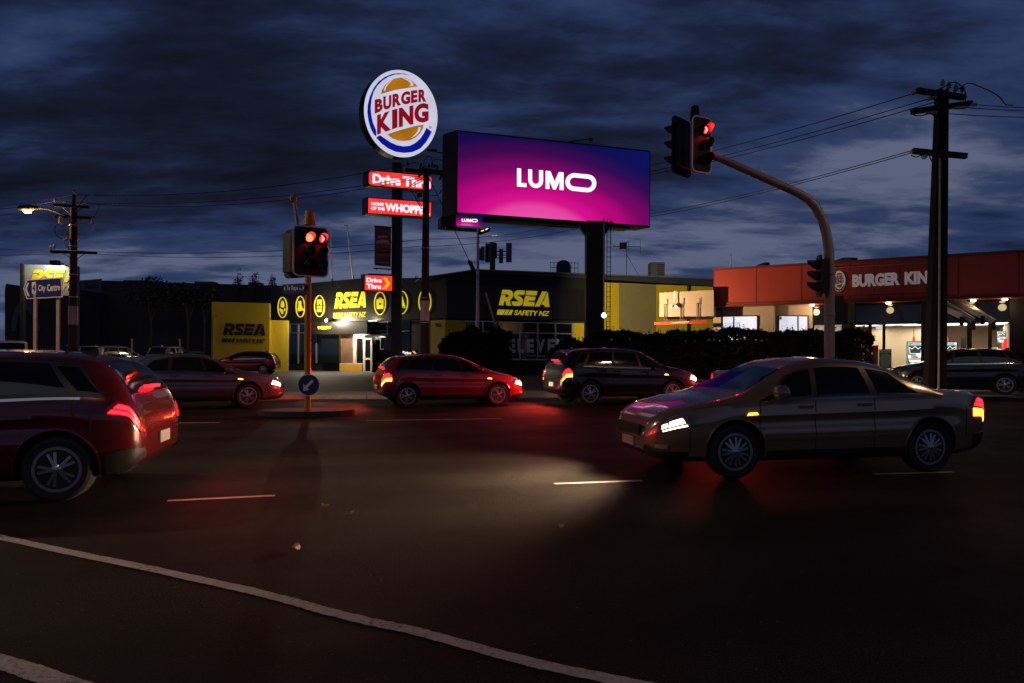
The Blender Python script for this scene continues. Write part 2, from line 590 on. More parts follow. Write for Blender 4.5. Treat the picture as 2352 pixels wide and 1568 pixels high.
M_tailh = mat('tail_lamp_housing', (0.16, 0.006, 0.008), 0.12, 0, 0.1)
M_headh = mat('headlamp_housing', (0.10, 0.10, 0.11), 0.08, 0.3, 0.1)
def body_paint(name, col, metal=0.25):
    return mat(name, col, 0.24, metal, 0.10, 1.2, coat=1.0)

# ------------------------------------------------------------------ vehicles
def cr(tab, x):
    """smooth curve through a table"""
    if x <= tab[0][0]: return tab[0][1]
    if x >= tab[-1][0]: return tab[-1][1]
    for i in range(len(tab) - 1):
        if tab[i][0] <= x <= tab[i + 1][0]:
            x0, y0 = tab[i]; x1, y1 = tab[i + 1]
            m0 = (y1 - y0) / (x1 - x0) if i == 0 else (y1 - tab[i - 1][1]) / (x1 - tab[i - 1][0])
            m1 = (y1 - y0) / (x1 - x0) if i == len(tab) - 2 else (tab[i + 2][1] - y0) / (tab[i + 2][0] - x0)
            h = x1 - x0; t = (x - x0) / h
            return (2*t**3-3*t*t+1)*y0 + (t**3-2*t*t+t)*h*m0 + (-2*t**3+3*t*t)*y1 + (t**3-t*t)*h*m1

HATCH = dict(L=4.20, axles=(0.72, 3.32), wr=0.315,
    top=[(0,.62),(.03,.80),(.10,.98),(.22,1.18),(.40,1.36),(.75,1.445),(1.5,1.475),(2.1,1.44),(2.5,1.33),(3.0,1.08),(3.2,1.00),(3.45,.94),(3.85,.84),(4.06,.74),(4.16,.62),(4.2,.52)],
    belt=[(0,.60),(.05,.78),(.12,.93),(.5,.985),(1.5,.955),(2.6,.925),(3.2,.895),(3.8,.80),(4.06,.70),(4.2,.50)],
    bot=[(0,.40),(.1,.30),(.4,.22),(3.8,.20),(4.05,.22),(4.2,.32)],
    hw=[(0,.60),(.03,.70),(.10,.79),(.3,.86),(.8,.885),(2.2,.88),(3.3,.875),(3.75,.83),(4.0,.74),(4.12,.62),(4.2,.46)],
    gw=.60, side=[(0.62,1.35,0.86,1.45),(1.44,2.22,1.50,2.12),(2.30,2.98,2.20,2.44)], quarter=(.36,.56,.60,.80),
    screen=(2.46,3.04), rear=(.13,.42), tail=(.03,.34), tt=(4.15,5.05), head=(3.72,4.10), ht=(3.75,4.85), doors=(1.40,2.26), hood=3.1)
SEDAN = dict(L=4.65, axles=(0.95, 3.65), wr=0.32,
    top=[(0,.62),(.03,.82),(.10,.98),(.35,1.03),(.75,1.06),(1.0,1.17),(1.35,1.34),(1.8,1.43),(2.3,1.45),(2.65,1.40),(2.95,1.28),(3.4,1.06),(3.6,.99),(4.0,.91),(4.35,.82),(4.55,.70),(4.65,.52)],
    belt=[(0,.60),(.05,.80),(.12,.93),(.6,.985),(1.5,.955),(2.6,.925),(3.4,.895),(4.2,.80),(4.5,.68),(4.65,.50)],
    bot=[(0,.40),(.1,.30),(.5,.22),(4.2,.20),(4.5,.22),(4.65,.32)],
    hw=[(0,.62),(.03,.72),(.10,.80),(.35,.87),(.9,.90),(2.4,.90),(3.6,.89),(4.15,.83),(4.42,.74),(4.56,.62),(4.65,.46)],
    gw=.60, side=[(1.12,1.72,1.42,1.76),(1.82,2.56,1.86,2.48),(2.64,3.34,2.56,2.86)], quarter=None,
    screen=(2.86,3.44), rear=(.86,1.36), tail=(.03,.36), tt=(4.1,5.05), head=(4.12,4.52), ht=(3.75,4.85), doors=(1.78,2.60), hood=3.5)
SUV = dict(L=4.55, axles=(0.85, 3.55), wr=0.36,
    top=[(0,.72),(.03,.95),(.08,1.12),(.16,1.34),(.32,1.56),(.7,1.655),(1.5,1.69),(2.3,1.66),(2.7,1.56),(3.2,1.26),(3.4,1.16),(3.65,1.10),(4.1,1.02),(4.38,.92),(4.5,.78),(4.55,.62)],
    belt=[(0,.70),(.05,.92),(.12,1.06),(.5,1.12),(1.5,1.09),(2.7,1.06),(3.4,1.03),(4.1,.96),(4.4,.84),(4.55,.60)],
    bot=[(0,.46),(.1,.36),(.4,.27),(4.1,.25),(4.4,.28),(4.55,.38)],
    hw=[(0,.66),(.03,.77),(.09,.85),(.3,.91),(.9,.93),(2.4,.93),(3.6,.925),(4.1,.88),(4.36,.80),(4.48,.68),(4.55,.54)],
    gw=.66, side=[(.72,1.5,.92,1.6),(1.60,2.42,1.68,2.34),(2.50,3.20,2.42,2.72)], quarter=(.40,.62,.62,.84),
    screen=(2.68,3.26), rear=(.12,.40), tail=(.03,.34), tt=(4.2,5.1), head=(4.02,4.42), ht=(3.75,4.9), doors=(1.55,2.46), hood=3.35)
UTE = dict(L=5.2, axles=(1.05, 4.15), wr=0.37,
    top=[(0,.98),(.04,1.06),(.3,1.07),(1.45,1.08),(1.56,1.12),(1.66,1.45),(1.80,1.70),(2.1,1.76),(2.8,1.77),(3.2,1.70),(3.75,1.33),(3.95,1.20),(4.2,1.14),(4.7,1.06),(5.0,.96),(5.13,.84),(5.2,.66)],
    belt=[(0,.96),(.05,1.03),(.3,1.05),(1.5,1.06),(2.6,1.07),(3.9,1.07),(4.6,1.00),(5.0,.88),(5.2,.64)],
    bot=[(0,.55),(.1,.48),(.5,.38),(4.7,.34),(5.0,.36),(5.2,.44)],
    hw=[(0,.80),(.03,.84),(.3,.88),(1.2,.90),(2.8,.91),(4.1,.91),(4.7,.87),(5.0,.80),(5.13,.70),(5.2,.58)],
    gw=.66, side=[(1.84,2.34,1.92,2.36),(2.44,2.96,2.46,2.92),(3.04,3.68,3.0,3.28)], quarter=None,
    screen=(3.26,3.84), rear=(1.60,1.78), tail=(.0,.14), tt=(3.4,4.8), head=(4.70,5.08), ht=(3.75,4.9), doors=(2.40,3.0), hood=3.9)
WAGON = dict(SUV, gw=.74, top=[(0,.72),(.03,.95),(.07,1.12),(.12,1.40),(.2,1.66),(.5,1.74),(1.5,1.77),(2.3,1.74),(2.7,1.62),(3.2,1.30),(3.4,1.18),(3.65,1.12),(4.1,1.04),(4.38,.94),(4.5,.80),(4.55,.62)])

def section(sp, x):
    zt = cr(sp['top'], x); zb = min(cr(sp['belt'], x), zt - 0.02); z0 = cr(sp['bot'], x); hw = cr(sp['hw'], x)
    k = max(0.0, min(1.0, (zt - zb - 0.03) / 0.36))
    k = k * k * (3 - 2 * k)
    g = hw * 0.90 * (1 - k) + min(sp['gw'], hw * .9) * k
    e = 0.03 * (1 - k) + 0.085 * k
    return [(0, z0), (hw * .88, z0), (hw * .965, z0 + .07), (hw, z0 + (zb - z0) * .46), (hw * .995, z0 + (zb - z0) * .78),
            (hw * .965, zb), (g + .035 * k, zt - e * .95 if k > .2 else max(zb + .006, zt - e)), (g * .86, zt - .018 * k - .006), (0, zt)]
def spt(sp, x, t, side=1):
    s = section(sp, x)
    i = max(0, min(7, int(t)))
    f = t - i
    a, b = s[i], s[i + 1]
    y = a[0] + (b[0] - a[0]) * f; z = a[1] + (b[1] - a[1]) * f
    if 5 <= t <= 6:                      # slight outward bow of the glass house
        y += 0.022 * math.sin(math.pi * f) * min(1, (b[1] - a[1]) / .3)
    if 3 <= t < 4 and t != 3:            # scalloped flank below the waist crease
        w_ = max(0, min(1, (x - .45) / .5, (sp['L'] - .75 - x) / .5))
        y -= .028 * math.sin(math.pi * f ** 1.6) * w_
    return Vector((x, y * side, z))
SUB = [1, 2, 3, 6, 3, 5, 2, 5]
TS = [i + j / SUB[i] for i in range(8) for j in range(SUB[i])] + [8.0]
def car_body(sp, paint):
    L = sp['L']
    xs = sorted(set([0, .015, .03, .06, .1] + [round(.16 + .08 * i, 3) for i in range(int((L - .32) / .08) + 1)] + [L - .12, L - .08, L - .05, L - .025, L]))
    vs = []; fs = []
    nt = len(TS)
    prof = [(1, t) for t in TS] + [(-1, t) for t in reversed(TS[1:-1])]
    n = len(prof)
    for x in xs:
        for sd, t in prof:
            vs.append(spt(sp, x, t, sd))
    for i in range(len(xs) - 1):
        for k in range(n):
            q = (k + 1) % n
            fs.append((i * n + k, i * n + q, (i + 1) * n + q, (i + 1) * n + k))
    fs.append(tuple(range(n - 1, -1, -1)))
    fs.append(tuple((len(xs) - 1) * n + k for k in range(n)))
    mb = MB().add(vs, fs)
    me = mb.mesh('body', [paint, M_matblack], smooth=True)
    # wheel arches
    o = bpy.data.objects.new('body', me); COL.objects.link(o)
    cut = MB()
    for ax in sp['axles']:
        for sd in (1, -1):
            cut.lathe((ax, sd * .62, sp['wr'] + .01), (0, sd, 0), [(sp['wr'] + .055, 0), (sp['wr'] + .055, .6)], 36)
    c = bpy.data.objects.new('cutter', cut.mesh('cutter', [M_matblack])); COL.objects.link(c)
    b = o.modifiers.new('arch', 'BOOLEAN'); b.operation = 'DIFFERENCE'; b.object = c; b.solver = 'EXACT'
    if hasattr(b, 'material_mode'):
        b.material_mode = 'TRANSFER'
    dg = bpy.context.evaluated_depsgraph_get()
    new = bpy.data.meshes.new_from_object(o.evaluated_get(dg))
    bpy.data.objects.remove(o); bpy.data.objects.remove(c)
    new.name = 'body'
    if hasattr(new, 'set_sharp_from_angle'):
        new.polygons.foreach_set('use_smooth', [True] * len(new.polygons))
        new.set_sharp_from_angle(angle=R_(32))
    return new
def patch(sp, mb, x00, x10, x01, x11, t0, t1, sides=(1, -1), d=0.004, nx=10, ny=5, mi=0):
    """a thin skin over the body between four (length, height) corners"""
    for sd in sides:
        vs = []
        for layer in (d, -0.012):
            for j in range(ny + 1):
                t = t0 + (t1 - t0) * j / ny
                a = x00 + (x01 - x00) * j / ny; b = x10 + (x11 - x10) * j / ny
                for i in range(nx + 1):
                    x = a + (b - a) * i / nx
                    p = spt(sp, x, t, sd)
                    e = .012
                    du = spt(sp, min(x + e, sp['L']), t, sd) - spt(sp, max(x - e, 0), t, sd)
                    dv = spt(sp, x, min(t + .05, 8), sd) - spt(sp, x, max(t - .05, 0), sd)
                    n = dv.cross(du) * sd
                    n = n.normalized() if n.length > 1e-9 else Vector((0, sd, 0))
                    if n.y * sd < -0.2: n = -n
                    vs.append(p + n * layer)
        m = (nx + 1) * (ny + 1)
        fs = []
        for j in range(ny):
            for i in range(nx):
                a = j * (nx + 1) + i
                fs.append((a, a + 1, a + nx + 2, a + nx + 1))
        edge = [i for i in range(nx + 1)] + [(j * (nx + 1) + nx) for j in range(1, ny + 1)] + [ny * (nx + 1) + i for i in range(nx - 1, -1, -1)] + [j * (nx + 1) for j in range(ny - 1, 0, -1)]
        for k in range(len(edge)):
            a, b = edge[k], edge[(k + 1) % len(edge)]
            fs.append((a, b, m + b, m + a))
        mb.add(vs, fs, mi)
    return mb
WHEELS = {}
def wheel_meshes(r, spokes=5):
    key = (r, spokes)
    if key in WHEELS:
        return WHEELS[key]
    w = .105
    ri = r * .70
    ty = MB().lathe((0, 0, 0), (0, 1, 0), [(ri, -w * .8), (r * .88, -w), (r * .97, -w * .85), (r, -w * .5), (r, w * .5), (r * .97, w * .85), (r * .88, w), (ri, w * .8)], 40)
    rm = MB()
    a = [Vector((ri * math.cos(k * math.pi / 20), .055, ri * math.sin(k * math.pi / 20))) for k in range(40)]
    b = [Vector((ri * .87 * math.cos(k * math.pi / 20), .055, ri * .87 * math.sin(k * math.pi / 20))) for k in range(40)]
    rm.ring([p + Vector((0, .03, 0)) for p in a], [p + Vector((0, .03, 0)) for p in b], (0, -.11, 0))
    for k in range(spokes):
        for off in (-.13, .13):
            an = 2 * math.pi * k / spokes + off
            an2 = 2 * math.pi * k / spokes + off * 1.5
            p0 = Vector((ri * .16 * math.cos(an), .085, ri * .16 * math.sin(an)))
            p1 = Vector((ri * .93 * math.cos(an2), .070, ri * .93 * math.sin(an2)))
            dr = (p1 - p0); ln = dr.length; dr.normalize()
            sd = Vector((0, 1, 0)).cross(dr)
            rm.box((p0 + p1) / 2, (ln, r * .085, .022), dr, sd, (0, 1, 0))
    rm.lathe((0, .06, 0), (0, 1, 0), [(ri * .24, 0), (ri * .24, .025), (ri * .15, .04)], 20)
    hub = MB().lathe((0, -.02, 0), (0, 1, 0), [(ri * .62, 0), (ri * .62, .05)], 24)   # brake disc behind the spokes
    WHEELS[key] = (ty.mesh('tyre', M_tyre, smooth=True), rm.mesh('rim', M_rim, smooth=True), hub.mesh('brake_disc', M_dsteel))
    return WHEELS[key]
BODIES = {}
def link(name, me, parent, loc=(0, 0, 0), rz=0):
    o = bpy.data.objects.new(name, me); COL.objects.link(o)
    o.parent = parent; o.location = loc; o.rotation_euler = (0, 0, rz)
    return o
def car(label, cat, sp, paint, loc, heading, group=None, tail=None, head=None, amber=None, spokes=5, name='car', beam=0, tailglow=0):
    """heading: where the nose points, degrees from +x"""
    root = thing(name, label, cat, loc, R_(heading), group)
    L = sp['L']; cx = L / 2
    key = (id(sp), paint.name)
    if key not in BODIES:
        BODIES[key] = car_body(sp, paint)
    sh = (-cx, 0, 0)
    link('body', BODIES[key], root, sh)
    def part(nm, mb, m, smooth=True, parent=root):
        o = bpy.data.objects.new(nm, mb.mesh(nm, m, smooth=smooth)); COL.objects.link(o)
        o.parent = parent
        if parent is root: o.location = sh
        return o
    for sd in (1, -1):
        a = (sp['quarter'] or sp['side'][0])[0] - .04; c = (sp['quarter'] or sp['side'][0])[2] - .04
        part('window_surround', patch(sp, MB(), a, sp['side'][-1][1] + .05, c, sp['side'][-1][3] + .05, 5.08, 5.96, (sd,), d=.0015, nx=24), M_black)
        for (a, b, c, d) in sp['side']:
            part('side_window', patch(sp, MB(), a, b, c, d, 5.16, 5.90, (sd,)), M_glassd)
        if sp['quarter']:
            a, b, c, d = sp['quarter']
            part('quarter_window', patch(sp, MB(), a, b, c, d, 5.25, 5.86, (sd,)), M_glassd)
    a, b = sp['screen']
    part('windscreen', patch(sp, MB(), a, b, a, b, 6.9, 8.0, nx=14), M_glassd)
    a, b = sp['rear']
    part('rear_window', patch(sp, MB(), a, b, a, b, 6.9, 8.0, nx=8), M_glassd)
    for sd in (1, -1):
        a, b = sp['tail']
        t0, t1 = sp['tt']; h_ = (t1 - t0)
        tl = part('tail_lamp', patch(sp, MB(), a, b, a + .02, b - .12, t0, t1, (sd,), d=.010), M_tailh)
        for q0, q1 in ((.10, .36), (.48, .80)):
            part('lamp_strip', patch(sp, MB(), a + .012, b - .05 - .12 * q0, a + .015, b - .05 - .12 * q1, t0 + h_ * q0, t0 + h_ * q1, (sd,), d=.016), tail or E_taild, parent=tl)
        a, b = sp['head']
        t0, t1 = sp['ht']; h_ = t1 - t0; w_ = b - a
        hl = part('headlamp', patch(sp, MB(), a, b, a + .12, b - .02, t0, t1, (sd,), d=.008), M_headh)
        part('lamp_lens', patch(sp, MB(), a + w_ * .36, b - w_ * .20, a + w_ * .44, b - w_ * .22, t0 + h_ * .26, t0 + h_ * .72, (sd,), d=.014), head or M_headoff, parent=hl)
        part('lamp_lens', patch(sp, MB(), b - w_ * .17, b - w_ * .04, b - w_ * .17, b - w_ * .05, t0 + h_ * .28, t0 + h_ * .66, (sd,), d=.014), head or M_headoff, parent=hl)
        part('lamp_lens', patch(sp, MB(), a + w_ * .30, b - w_ * .06, a + w_ * .32, b - w_ * .06, t0 + h_ * .06, t0 + h_ * .15, (sd,), d=.014), head or M_headoff, parent=hl)
        if amber:
            a, b = sp['tail']
            part('indicator', patch(sp, MB(), a, b - .06, a, b - .06, sp['tt'][0] - .55, sp['tt'][0] - .1, (sd,), d=.010), amber)
            part('side_repeater', patch(sp, MB(), sp['hood'] - .12, sp['hood'] + .02, sp['hood'] - .10, sp['hood'], 4.1, 4.3, (sd,), d=.012, nx=3, ny=2), amber)
        # seams, handle, mirror
        for x in sp['doors'] + (sp['hood'] - .16,):
            part('door_seam', patch(sp, MB(), x, x + .012, x, x + .012, 2.2, 5.0, (sd,), d=.002, nx=1, ny=10), M_matblack, False)
        part('bonnet_seam', patch(sp, MB(), sp['hood'], sp['head'][0] + .06, sp['hood'], sp['head'][0] + .06, 5.30, 5.36, (sd,), d=.002, nx=8, ny=1), M_matblack, False)
        x = L - .44
        part('bumper_seam', patch(sp, MB(), x, x + .010, x, x + .010, 2.3, 3.8, (sd,), d=.002, nx=1, ny=8), M_matblack, False)
        x = .42
        part('bumper_seam', patch(sp, MB(), x, x + .010, x, x + .010, 2.6, 4.1, (sd,), d=.002, nx=1, ny=8), M_matblack, False)
        part('waist_trim', patch(sp, MB(), sp['side'][0][0] - .1, sp['side'][-1][1] + .02, sp['side'][0][0] - .1, sp['side'][-1][1] + .02, 5.01, 5.07, (sd,), d=.006, nx=20, ny=1), M_chrome)
        xa, xb = sp['axles'][0] + sp['wr'] + .10, sp['axles'][1] - sp['wr'] - .10
        part('door_moulding', patch(sp, MB(), xa, xb, xa, xb, 2.72, 2.86, (sd,), d=.010, nx=16, ny=1), paint)
        part('fuel_flap', patch(sp, MB(), .60, .76, .60, .76, 4.42, 4.44, (sd,), d=.002, nx=3, ny=1), M_matblack)
        for x in (sp['doors'][0] + .14, sp['doors'][1] + .14):
            p = spt(sp, x, 4.55, sd)
            part('door_handle', MB().box(p + Vector((0, sd * .012, 0)), (.19, .03, .032)), paint)
        xm = sp['screen'][1] - .30
        p = spt(sp, xm, 5.25, sd)
        part('wing_mirror', MB().lathe(p + Vector((0, sd * .02, .05)), (0, sd, .1), [(.02, 0), (.075, .06), (.095, .12), (.085, .19), (.03, .22)], 14), paint)
        part('sill', patch(sp, MB(), sp['axles'][0] + sp['wr'] + .07, sp['axles'][1] - sp['wr'] - .07, sp['axles'][0] + sp['wr'] + .07, sp['axles'][1] - sp['wr'] - .07, 1.3, 2.25, (sd,), d=.012), M_black)
    for sd in (1, -1):
        part('rear_bumper', patch(sp, MB(), .01, .30, .01, .30, 1.2, 2.6, (sd,), d=.014), M_black)
        part('front_bumper', patch(sp, MB(), L - .42, L - .012, L - .42, L - .012, 1.2, 2.3, (sd,), d=.014), M_black)
        part('fog_lamp', patch(sp, MB(), L - .20, L - .09, L - .20, L - .09, 2.45, 2.8, (sd,), d=.014, nx=4, ny=3), M_headoff)
    part('aerial', MB().prism([(sp['rear'][1] + .22, -.02, cr(sp['top'], sp['rear'][1] + .22) - .01), (sp['rear'][1] + .42, -.02, cr(sp['top'], sp['rear'][1] + .42) - .01), (sp['rear'][1] + .23, -.012, cr(sp['top'], sp['rear'][1] + .22) + .07)], (0, .04, 0)), M_black)
    for ax in sp['axles']:
        for sd in (1, -1):
            ap = []
            for k in range(25):
                a = math.pi * (-.06 + 1.12 * k / 24)
                zz_ = sp['wr'] + .01 + (sp['wr'] + .062) * math.sin(a); xx = ax + (sp['wr'] + .062) * math.cos(a)
                lo, hi = 1.0, 4.9
                for _ in range(18):
                    md = (lo + hi) / 2
                    if spt(sp, xx, md, sd).z < zz_: lo = md
                    else: hi = md
                q = spt(sp, xx, lo, sd); ap.append(Vector((xx, q.y + sd * .002, max(zz_, .2))))
            part('arch_trim', MB().tube(ap, .013, 6), paint)
    if tail is E_tail:
        xr = sp['rear'][0] + .0
        zr_ = cr(sp['top'], xr + .02)
        part('brake_light', MB().box((xr - .01, 0, zr_ + .012), (.05, .42, .028)), E_tail)
    part('front_plate', MB().box((L + .012, 0, cr(sp['bot'], L) + .07), (.02, .36, .11)), M_plate)
    zf = cr(sp['bot'], L) + .16
    part('grille', MB().box((L + .006, 0, zf + .07), (.03, .74, .13)), M_black)
    part('number_plate', MB().box((-.012, 0, cr(sp['bot'], 0) + .14), (.02, .36, .125)), M_plate)
    ty, rm, hb = wheel_meshes(sp['wr'], spokes)
    for ax in sp['axles']:
        for sd in (1, -1):
            y = sd * (cr(sp['hw'], ax) - .125)
            w = link('wheel', ty, root, (ax - cx, y, sp['wr']), 0 if sd > 0 else math.pi)
            link('rim', rm, w); link('brake_disc', hb, w)
    if beam:
        for sd in (1, -1):
            d = bpy.data.lights.new('headlamp_beam', 'SPOT'); d.energy = beam; d.spot_size = R_(112); d.spot_blend = 1.0
            d.color = (1.0, .66, .38); d.shadow_soft_size = .22
            o = bpy.data.objects.new('headlamp_beam', d); COL.objects.link(o); o.parent = root
            o.location = (L / 2 + .06, sd * .55, .68); o.rotation_euler = (R_(82), 0, R_(-90))
    if tailglow:
        for sd in (1, -1):
            d = bpy.data.lights.new('tail_glow', 'SPOT'); d.energy = tailglow; d.spot_size = R_(150); d.spot_blend = .8
            d.color = (1.0, .05, .03); d.shadow_soft_size = .1
            o = bpy.data.objects.new('tail_glow', d); COL.objects.link(o); o.parent = root
            o.location = (-L / 2 - .06, sd * .60, .85); o.rotation_euler = (R_(80), 0, R_(90))
    return root

# ------------------------------------------------------------------ ground, road, kerbs
RA = R_(12)
DX = Vector((math.cos(RA), math.sin(RA), 0)); DN = Vector((-math.sin(RA), math.cos(RA), 0))
def sn(s, n, z=0.0):
    return DX * s + DN * n + Vector((0, 0, z))
GZ = 0.13      # level of the sites beyond the kerb

M_soil = mat('far_ground', (0.03, 0.028, 0.024), 0.9, 0, 0.3, 0.2)
g = MB().add([(-900, -300, -.05), (900, -300, -.05), (900, 1500, -.05), (-900, 1500, -.05)], [(0, 1, 2, 3)])
tag(obj('ground', g, M_soil), kind='structure')
g = MB()
for i in range(24):
    a, b = -120 + i * 10, -110 + i * 10
    g.add([sn(a, -40), sn(b, -40), sn(b, 22.6), sn(a, 22.6)], [(0, 1, 2, 3)])
tag(obj('road', g, M_asphalt), kind='structure')
M_lot = mat('site_asphalt', (0.035, 0.033, 0.032), 0.7, 0, 0.3, 0.6, 0.4, 50)
g = MB().add([sn(-130, 22.9, GZ), sn(130, 22.9, GZ), sn(130, 260, GZ), sn(-130, 260, GZ)], [(0, 1, 2, 3)])
tag(obj('car_park', g, M_lot), kind='structure')
g = MB()
for i in range(60):
    a = -60 + 2 * i
    c = sn(a + 1, 22.6 + .15, GZ / 2 + .004)
    g.box(c, (1.985, .30, GZ + .008), DX, DN)
tag(obj('kerb', g, M_concrete), kind='structure')
g = MB().add([sn(-60, 23.0, GZ + .004), sn(60, 23.0, GZ + .004), sn(60, 24.6, GZ + .004), sn(-60, 24.6, GZ + .004)], [(0, 1, 2, 3)])
tag(obj('footpath', g, M_concrete), kind='structure')

# painted lines in the foreground (traced on the road, real width about 10 cm)
def ground_pt(u, v, z=0.006):
    d = ray(u, v)
    p = EYE + d * ((z - EYE.z) / d.z)
    return p
def line_strip(name, pts, width, z=0.004, jag=0.004):
    ps = []
    for i in range(len(pts) - 1):
        for k in range(12):
            ps.append(pts[i].lerp(pts[i + 1], k / 12))
    ps.append(pts[-1])
    vs = []
    for i, p in enumerate(ps):
        t = (ps[min(i + 1, len(ps) - 1)] - ps[max(i - 1, 0)]).normalized()
        nrm = Vector((-t.y, t.x, 0))
        for sd in (1, -1):
            q = p + nrm * sd * (width / 2 + random.uniform(-jag, jag))
            q.z = z
            vs.append(q)
    fs = [(2 * i, 2 * i + 1, 2 * i + 3, 2 * i + 2) for i in range(len(ps) - 1)]
    return tag(obj(name, MB().add(vs, fs), M_paint), kind='structure')
wz = W(0, 1240, 1.3835)
ctr = [(-60, 98), (0, 110), (250, 164), (500, 214), (700, 258), (860, 293), (1000, 329), (1100, 358), (1250, 395), (1400, 425), (1550, 465), (1700, 507), (1850, 545), (2150, 606), (2400, 655)]
line_strip('road_marking', [ground_pt(*wz(x, y)) for x, y in ctr], 0.088)
line_strip('road_marking', [ground_pt(*wz(x, y)) for x, y in ((-160, 490), (0, 532), (110, 566), (225, 606), (400, 665))], 0.11)
for a, b in (((385, 1149), (632, 1137)), ((1273, 1110), (1475, 1103)), ((2005, 1088), (2190, 1083))):
    line_strip('road_marking', [ground_pt(*a), ground_pt(*b)], 0.075)
for k in range(-6, 8):                      # lane line of the far carriageway
    line_strip('road_marking', [sn(k * 6, 15.2), sn(k * 6 + 3, 15.2)], 0.10)
line_strip('road_marking', [sn(-45, 22.1), sn(45, 22.1)], 0.10)
line_strip('road_marking', [sn(-45, 11.6), sn(-6, 11.6)], 0.10)

# dry leaves lying on the asphalt
M_dry = mat('dry_leaf', (0.34, 0.20, 0.07), 0.7, 0, 0.3, 30)
lf = [(800, 1181, .10, 'pale curled dry leaf lying on the asphalt beyond the long curved line'),
      (677, 1261, .13, 'largest brown dry leaf on the asphalt, nearest the long curved line'),
      (1290, 1212, .07, 'small tan dry leaf on the asphalt right of centre'),
      (748, 1164, .07, 'flat dry leaf on the asphalt, farthest from the curved line')]
for u, v, w, lb in lf:
    c = ground_pt(u, v, .012)
    a = random.uniform(0, 3)
    m_ = MB()
    ex = Vector((math.cos(a), math.sin(a), 0)); ey = Vector((-math.sin(a), math.cos(a), 0))
    top = [c + ex * (w / 2 * math.cos(t)) * (1 + .25 * math.sin(3 * t)) + ey * (w * .28 * math.sin(t)) + Vector((0, 0, .004 + .030 * abs(math.cos(t)) ** 2)) for t in [k * .5236 for k in range(12)]]
    m_.prism(top, (0, 0, -.004))
    single('dry_leaf', m_, M_dry, lb, 'leaf', 'dry leaves scattered on the road')

# ------------------------------------------------------------------ foliage
def leaf_cloud(mb, c, r, n, size, shell=.55, flat=1.0, lumps=9, seed=0):
    rnd = random.Random(seed)
    lp = []
    for _ in range(lumps):
        d = Vector((rnd.gauss(0, 1), rnd.gauss(0, 1), rnd.gauss(0, .8))).normalized()
        lp.append((Vector((c[0] + d.x * r[0] * .6, c[1] + d.y * r[1] * .6, c[2] + d.z * r[2] * .6)), rnd.uniform(.4, .65)))
    for _ in range(n):
        q, k = rnd.choice(lp)
        d = Vector((rnd.gauss(0, 1), rnd.gauss(0, 1), rnd.gauss(0, 1))).normalized()
        p = q + Vector((d.x * r[0], d.y * r[1], d.z * r[2])) * k * rnd.uniform(shell, 1.0)
        leaf(mb, p, size * rnd.uniform(.6, 1.3), rnd)
def leaf(mb, p, s, rnd):
    a = Vector((rnd.gauss(0, 1), rnd.gauss(0, 1), rnd.gauss(0, .6) + .4)).normalized()
    b = a.cross(Vector((rnd.gauss(0, 1), rnd.gauss(0, 1), rnd.gauss(0, 1)))).normalized()
    n = len(mb.v)
    mb.v += [p - a * s * .5, p + b * s * .22, p + a * s * .55, p - b * s * .22]
    mb.f.append((n, n + 1, n + 2, n + 3)); mb.mi.append(0)
def hedge(label, a, b, w, z0, h, n, seed, group=None, lumpy=.25):
    rnd = random.Random(seed)
    a = Vector(a); b = Vector(b)
    ax = (b - a); ln = ax.length; ax.normalize()
    sd = Vector((-ax.y, ax.x, 0))
    base = (a + b) / 2; base.z = z0
    t = thing('hedge', label, 'hedge', base, 0, group)
    mb = MB()
    ph = [rnd.uniform(0, 6.28) for _ in range(8)]
    def prof(s):
        return 1 + lumpy * (.25 * math.sin(s * 1.1 + ph[0]) + .20 * math.sin(s * 2.7 + ph[1]) + .12 * math.sin(s * 6.1 + ph[2]))
    for _ in range(n):
        s = rnd.uniform(0, ln)
        e = math.sqrt(min(1, (min(s, ln - s) + .12) / (.5 * w)))
        top = h * prof(s) * (.74 + .26 * e)
        k = rnd.random()
        if k < .40:
            y = rnd.uniform(-w / 2, w / 2) * e; z = top * (1 - .10 * (2 * abs(y) / w) ** 3) + rnd.gauss(-.05, .06)
        elif k < .60:
            y = rnd.uniform(-w / 2, w / 2) * e * .9; z = top * rnd.uniform(.35, .97)
        else:
            z = top * rnd.uniform(.03, .98); y = rnd.choice((-1, -1, -1, 1)) * w / 2 * e * rnd.uniform(.72, 1.04) * (1 + .1 * math.sin(s * 3 + z * 4))
        p = a + ax * s + sd * y; p.z = z0 + z
        leaf(mb, p, rnd.uniform(.10, .22), rnd)
    for _ in range(int(ln * 7)):            # stray shoots above the clipped top
        s = rnd.uniform(0.1, ln - .1); z = h * prof(s)
        p = a + ax * s + sd * rnd.uniform(-w / 3, w / 3)
        hh = rnd.uniform(.06, .26)
        for k in range(4):
            q = p.copy(); q.z = z0 + z + hh * k / 3
            leaf(mb, q, rnd.uniform(.06, .13), rnd)
    obj('foliage', mb, M_leaf, t)
    st = MB()
    for k in range(int(ln / .6)):
        s = (k + .5) * .6
        p = a + ax * s; p.z = z0
        st.tube([p, p + Vector((rnd.uniform(-.1, .1), rnd.uniform(-.1, .1), h * .7))], [.025, .012], 5)
    parts('stem', st, M_bark, t)
    core = MB()
    core.box(base + Vector((0, 0, h * .42)), (ln * .93, w * .34, h * .84), ax, sd)
    obj('inner_twigs', core, M_leafd, t)
    return t
def gp(u, Y, z=GZ):
    p = P(u, 800, Y); p.z = z
    return p
hedge('long dark clipped hedge in front of the red fronted restaurant', gp(1345, 29.5), gp(2005, 24.8), 1.3, GZ, 2.28, 24000, 3, lumpy=.12)
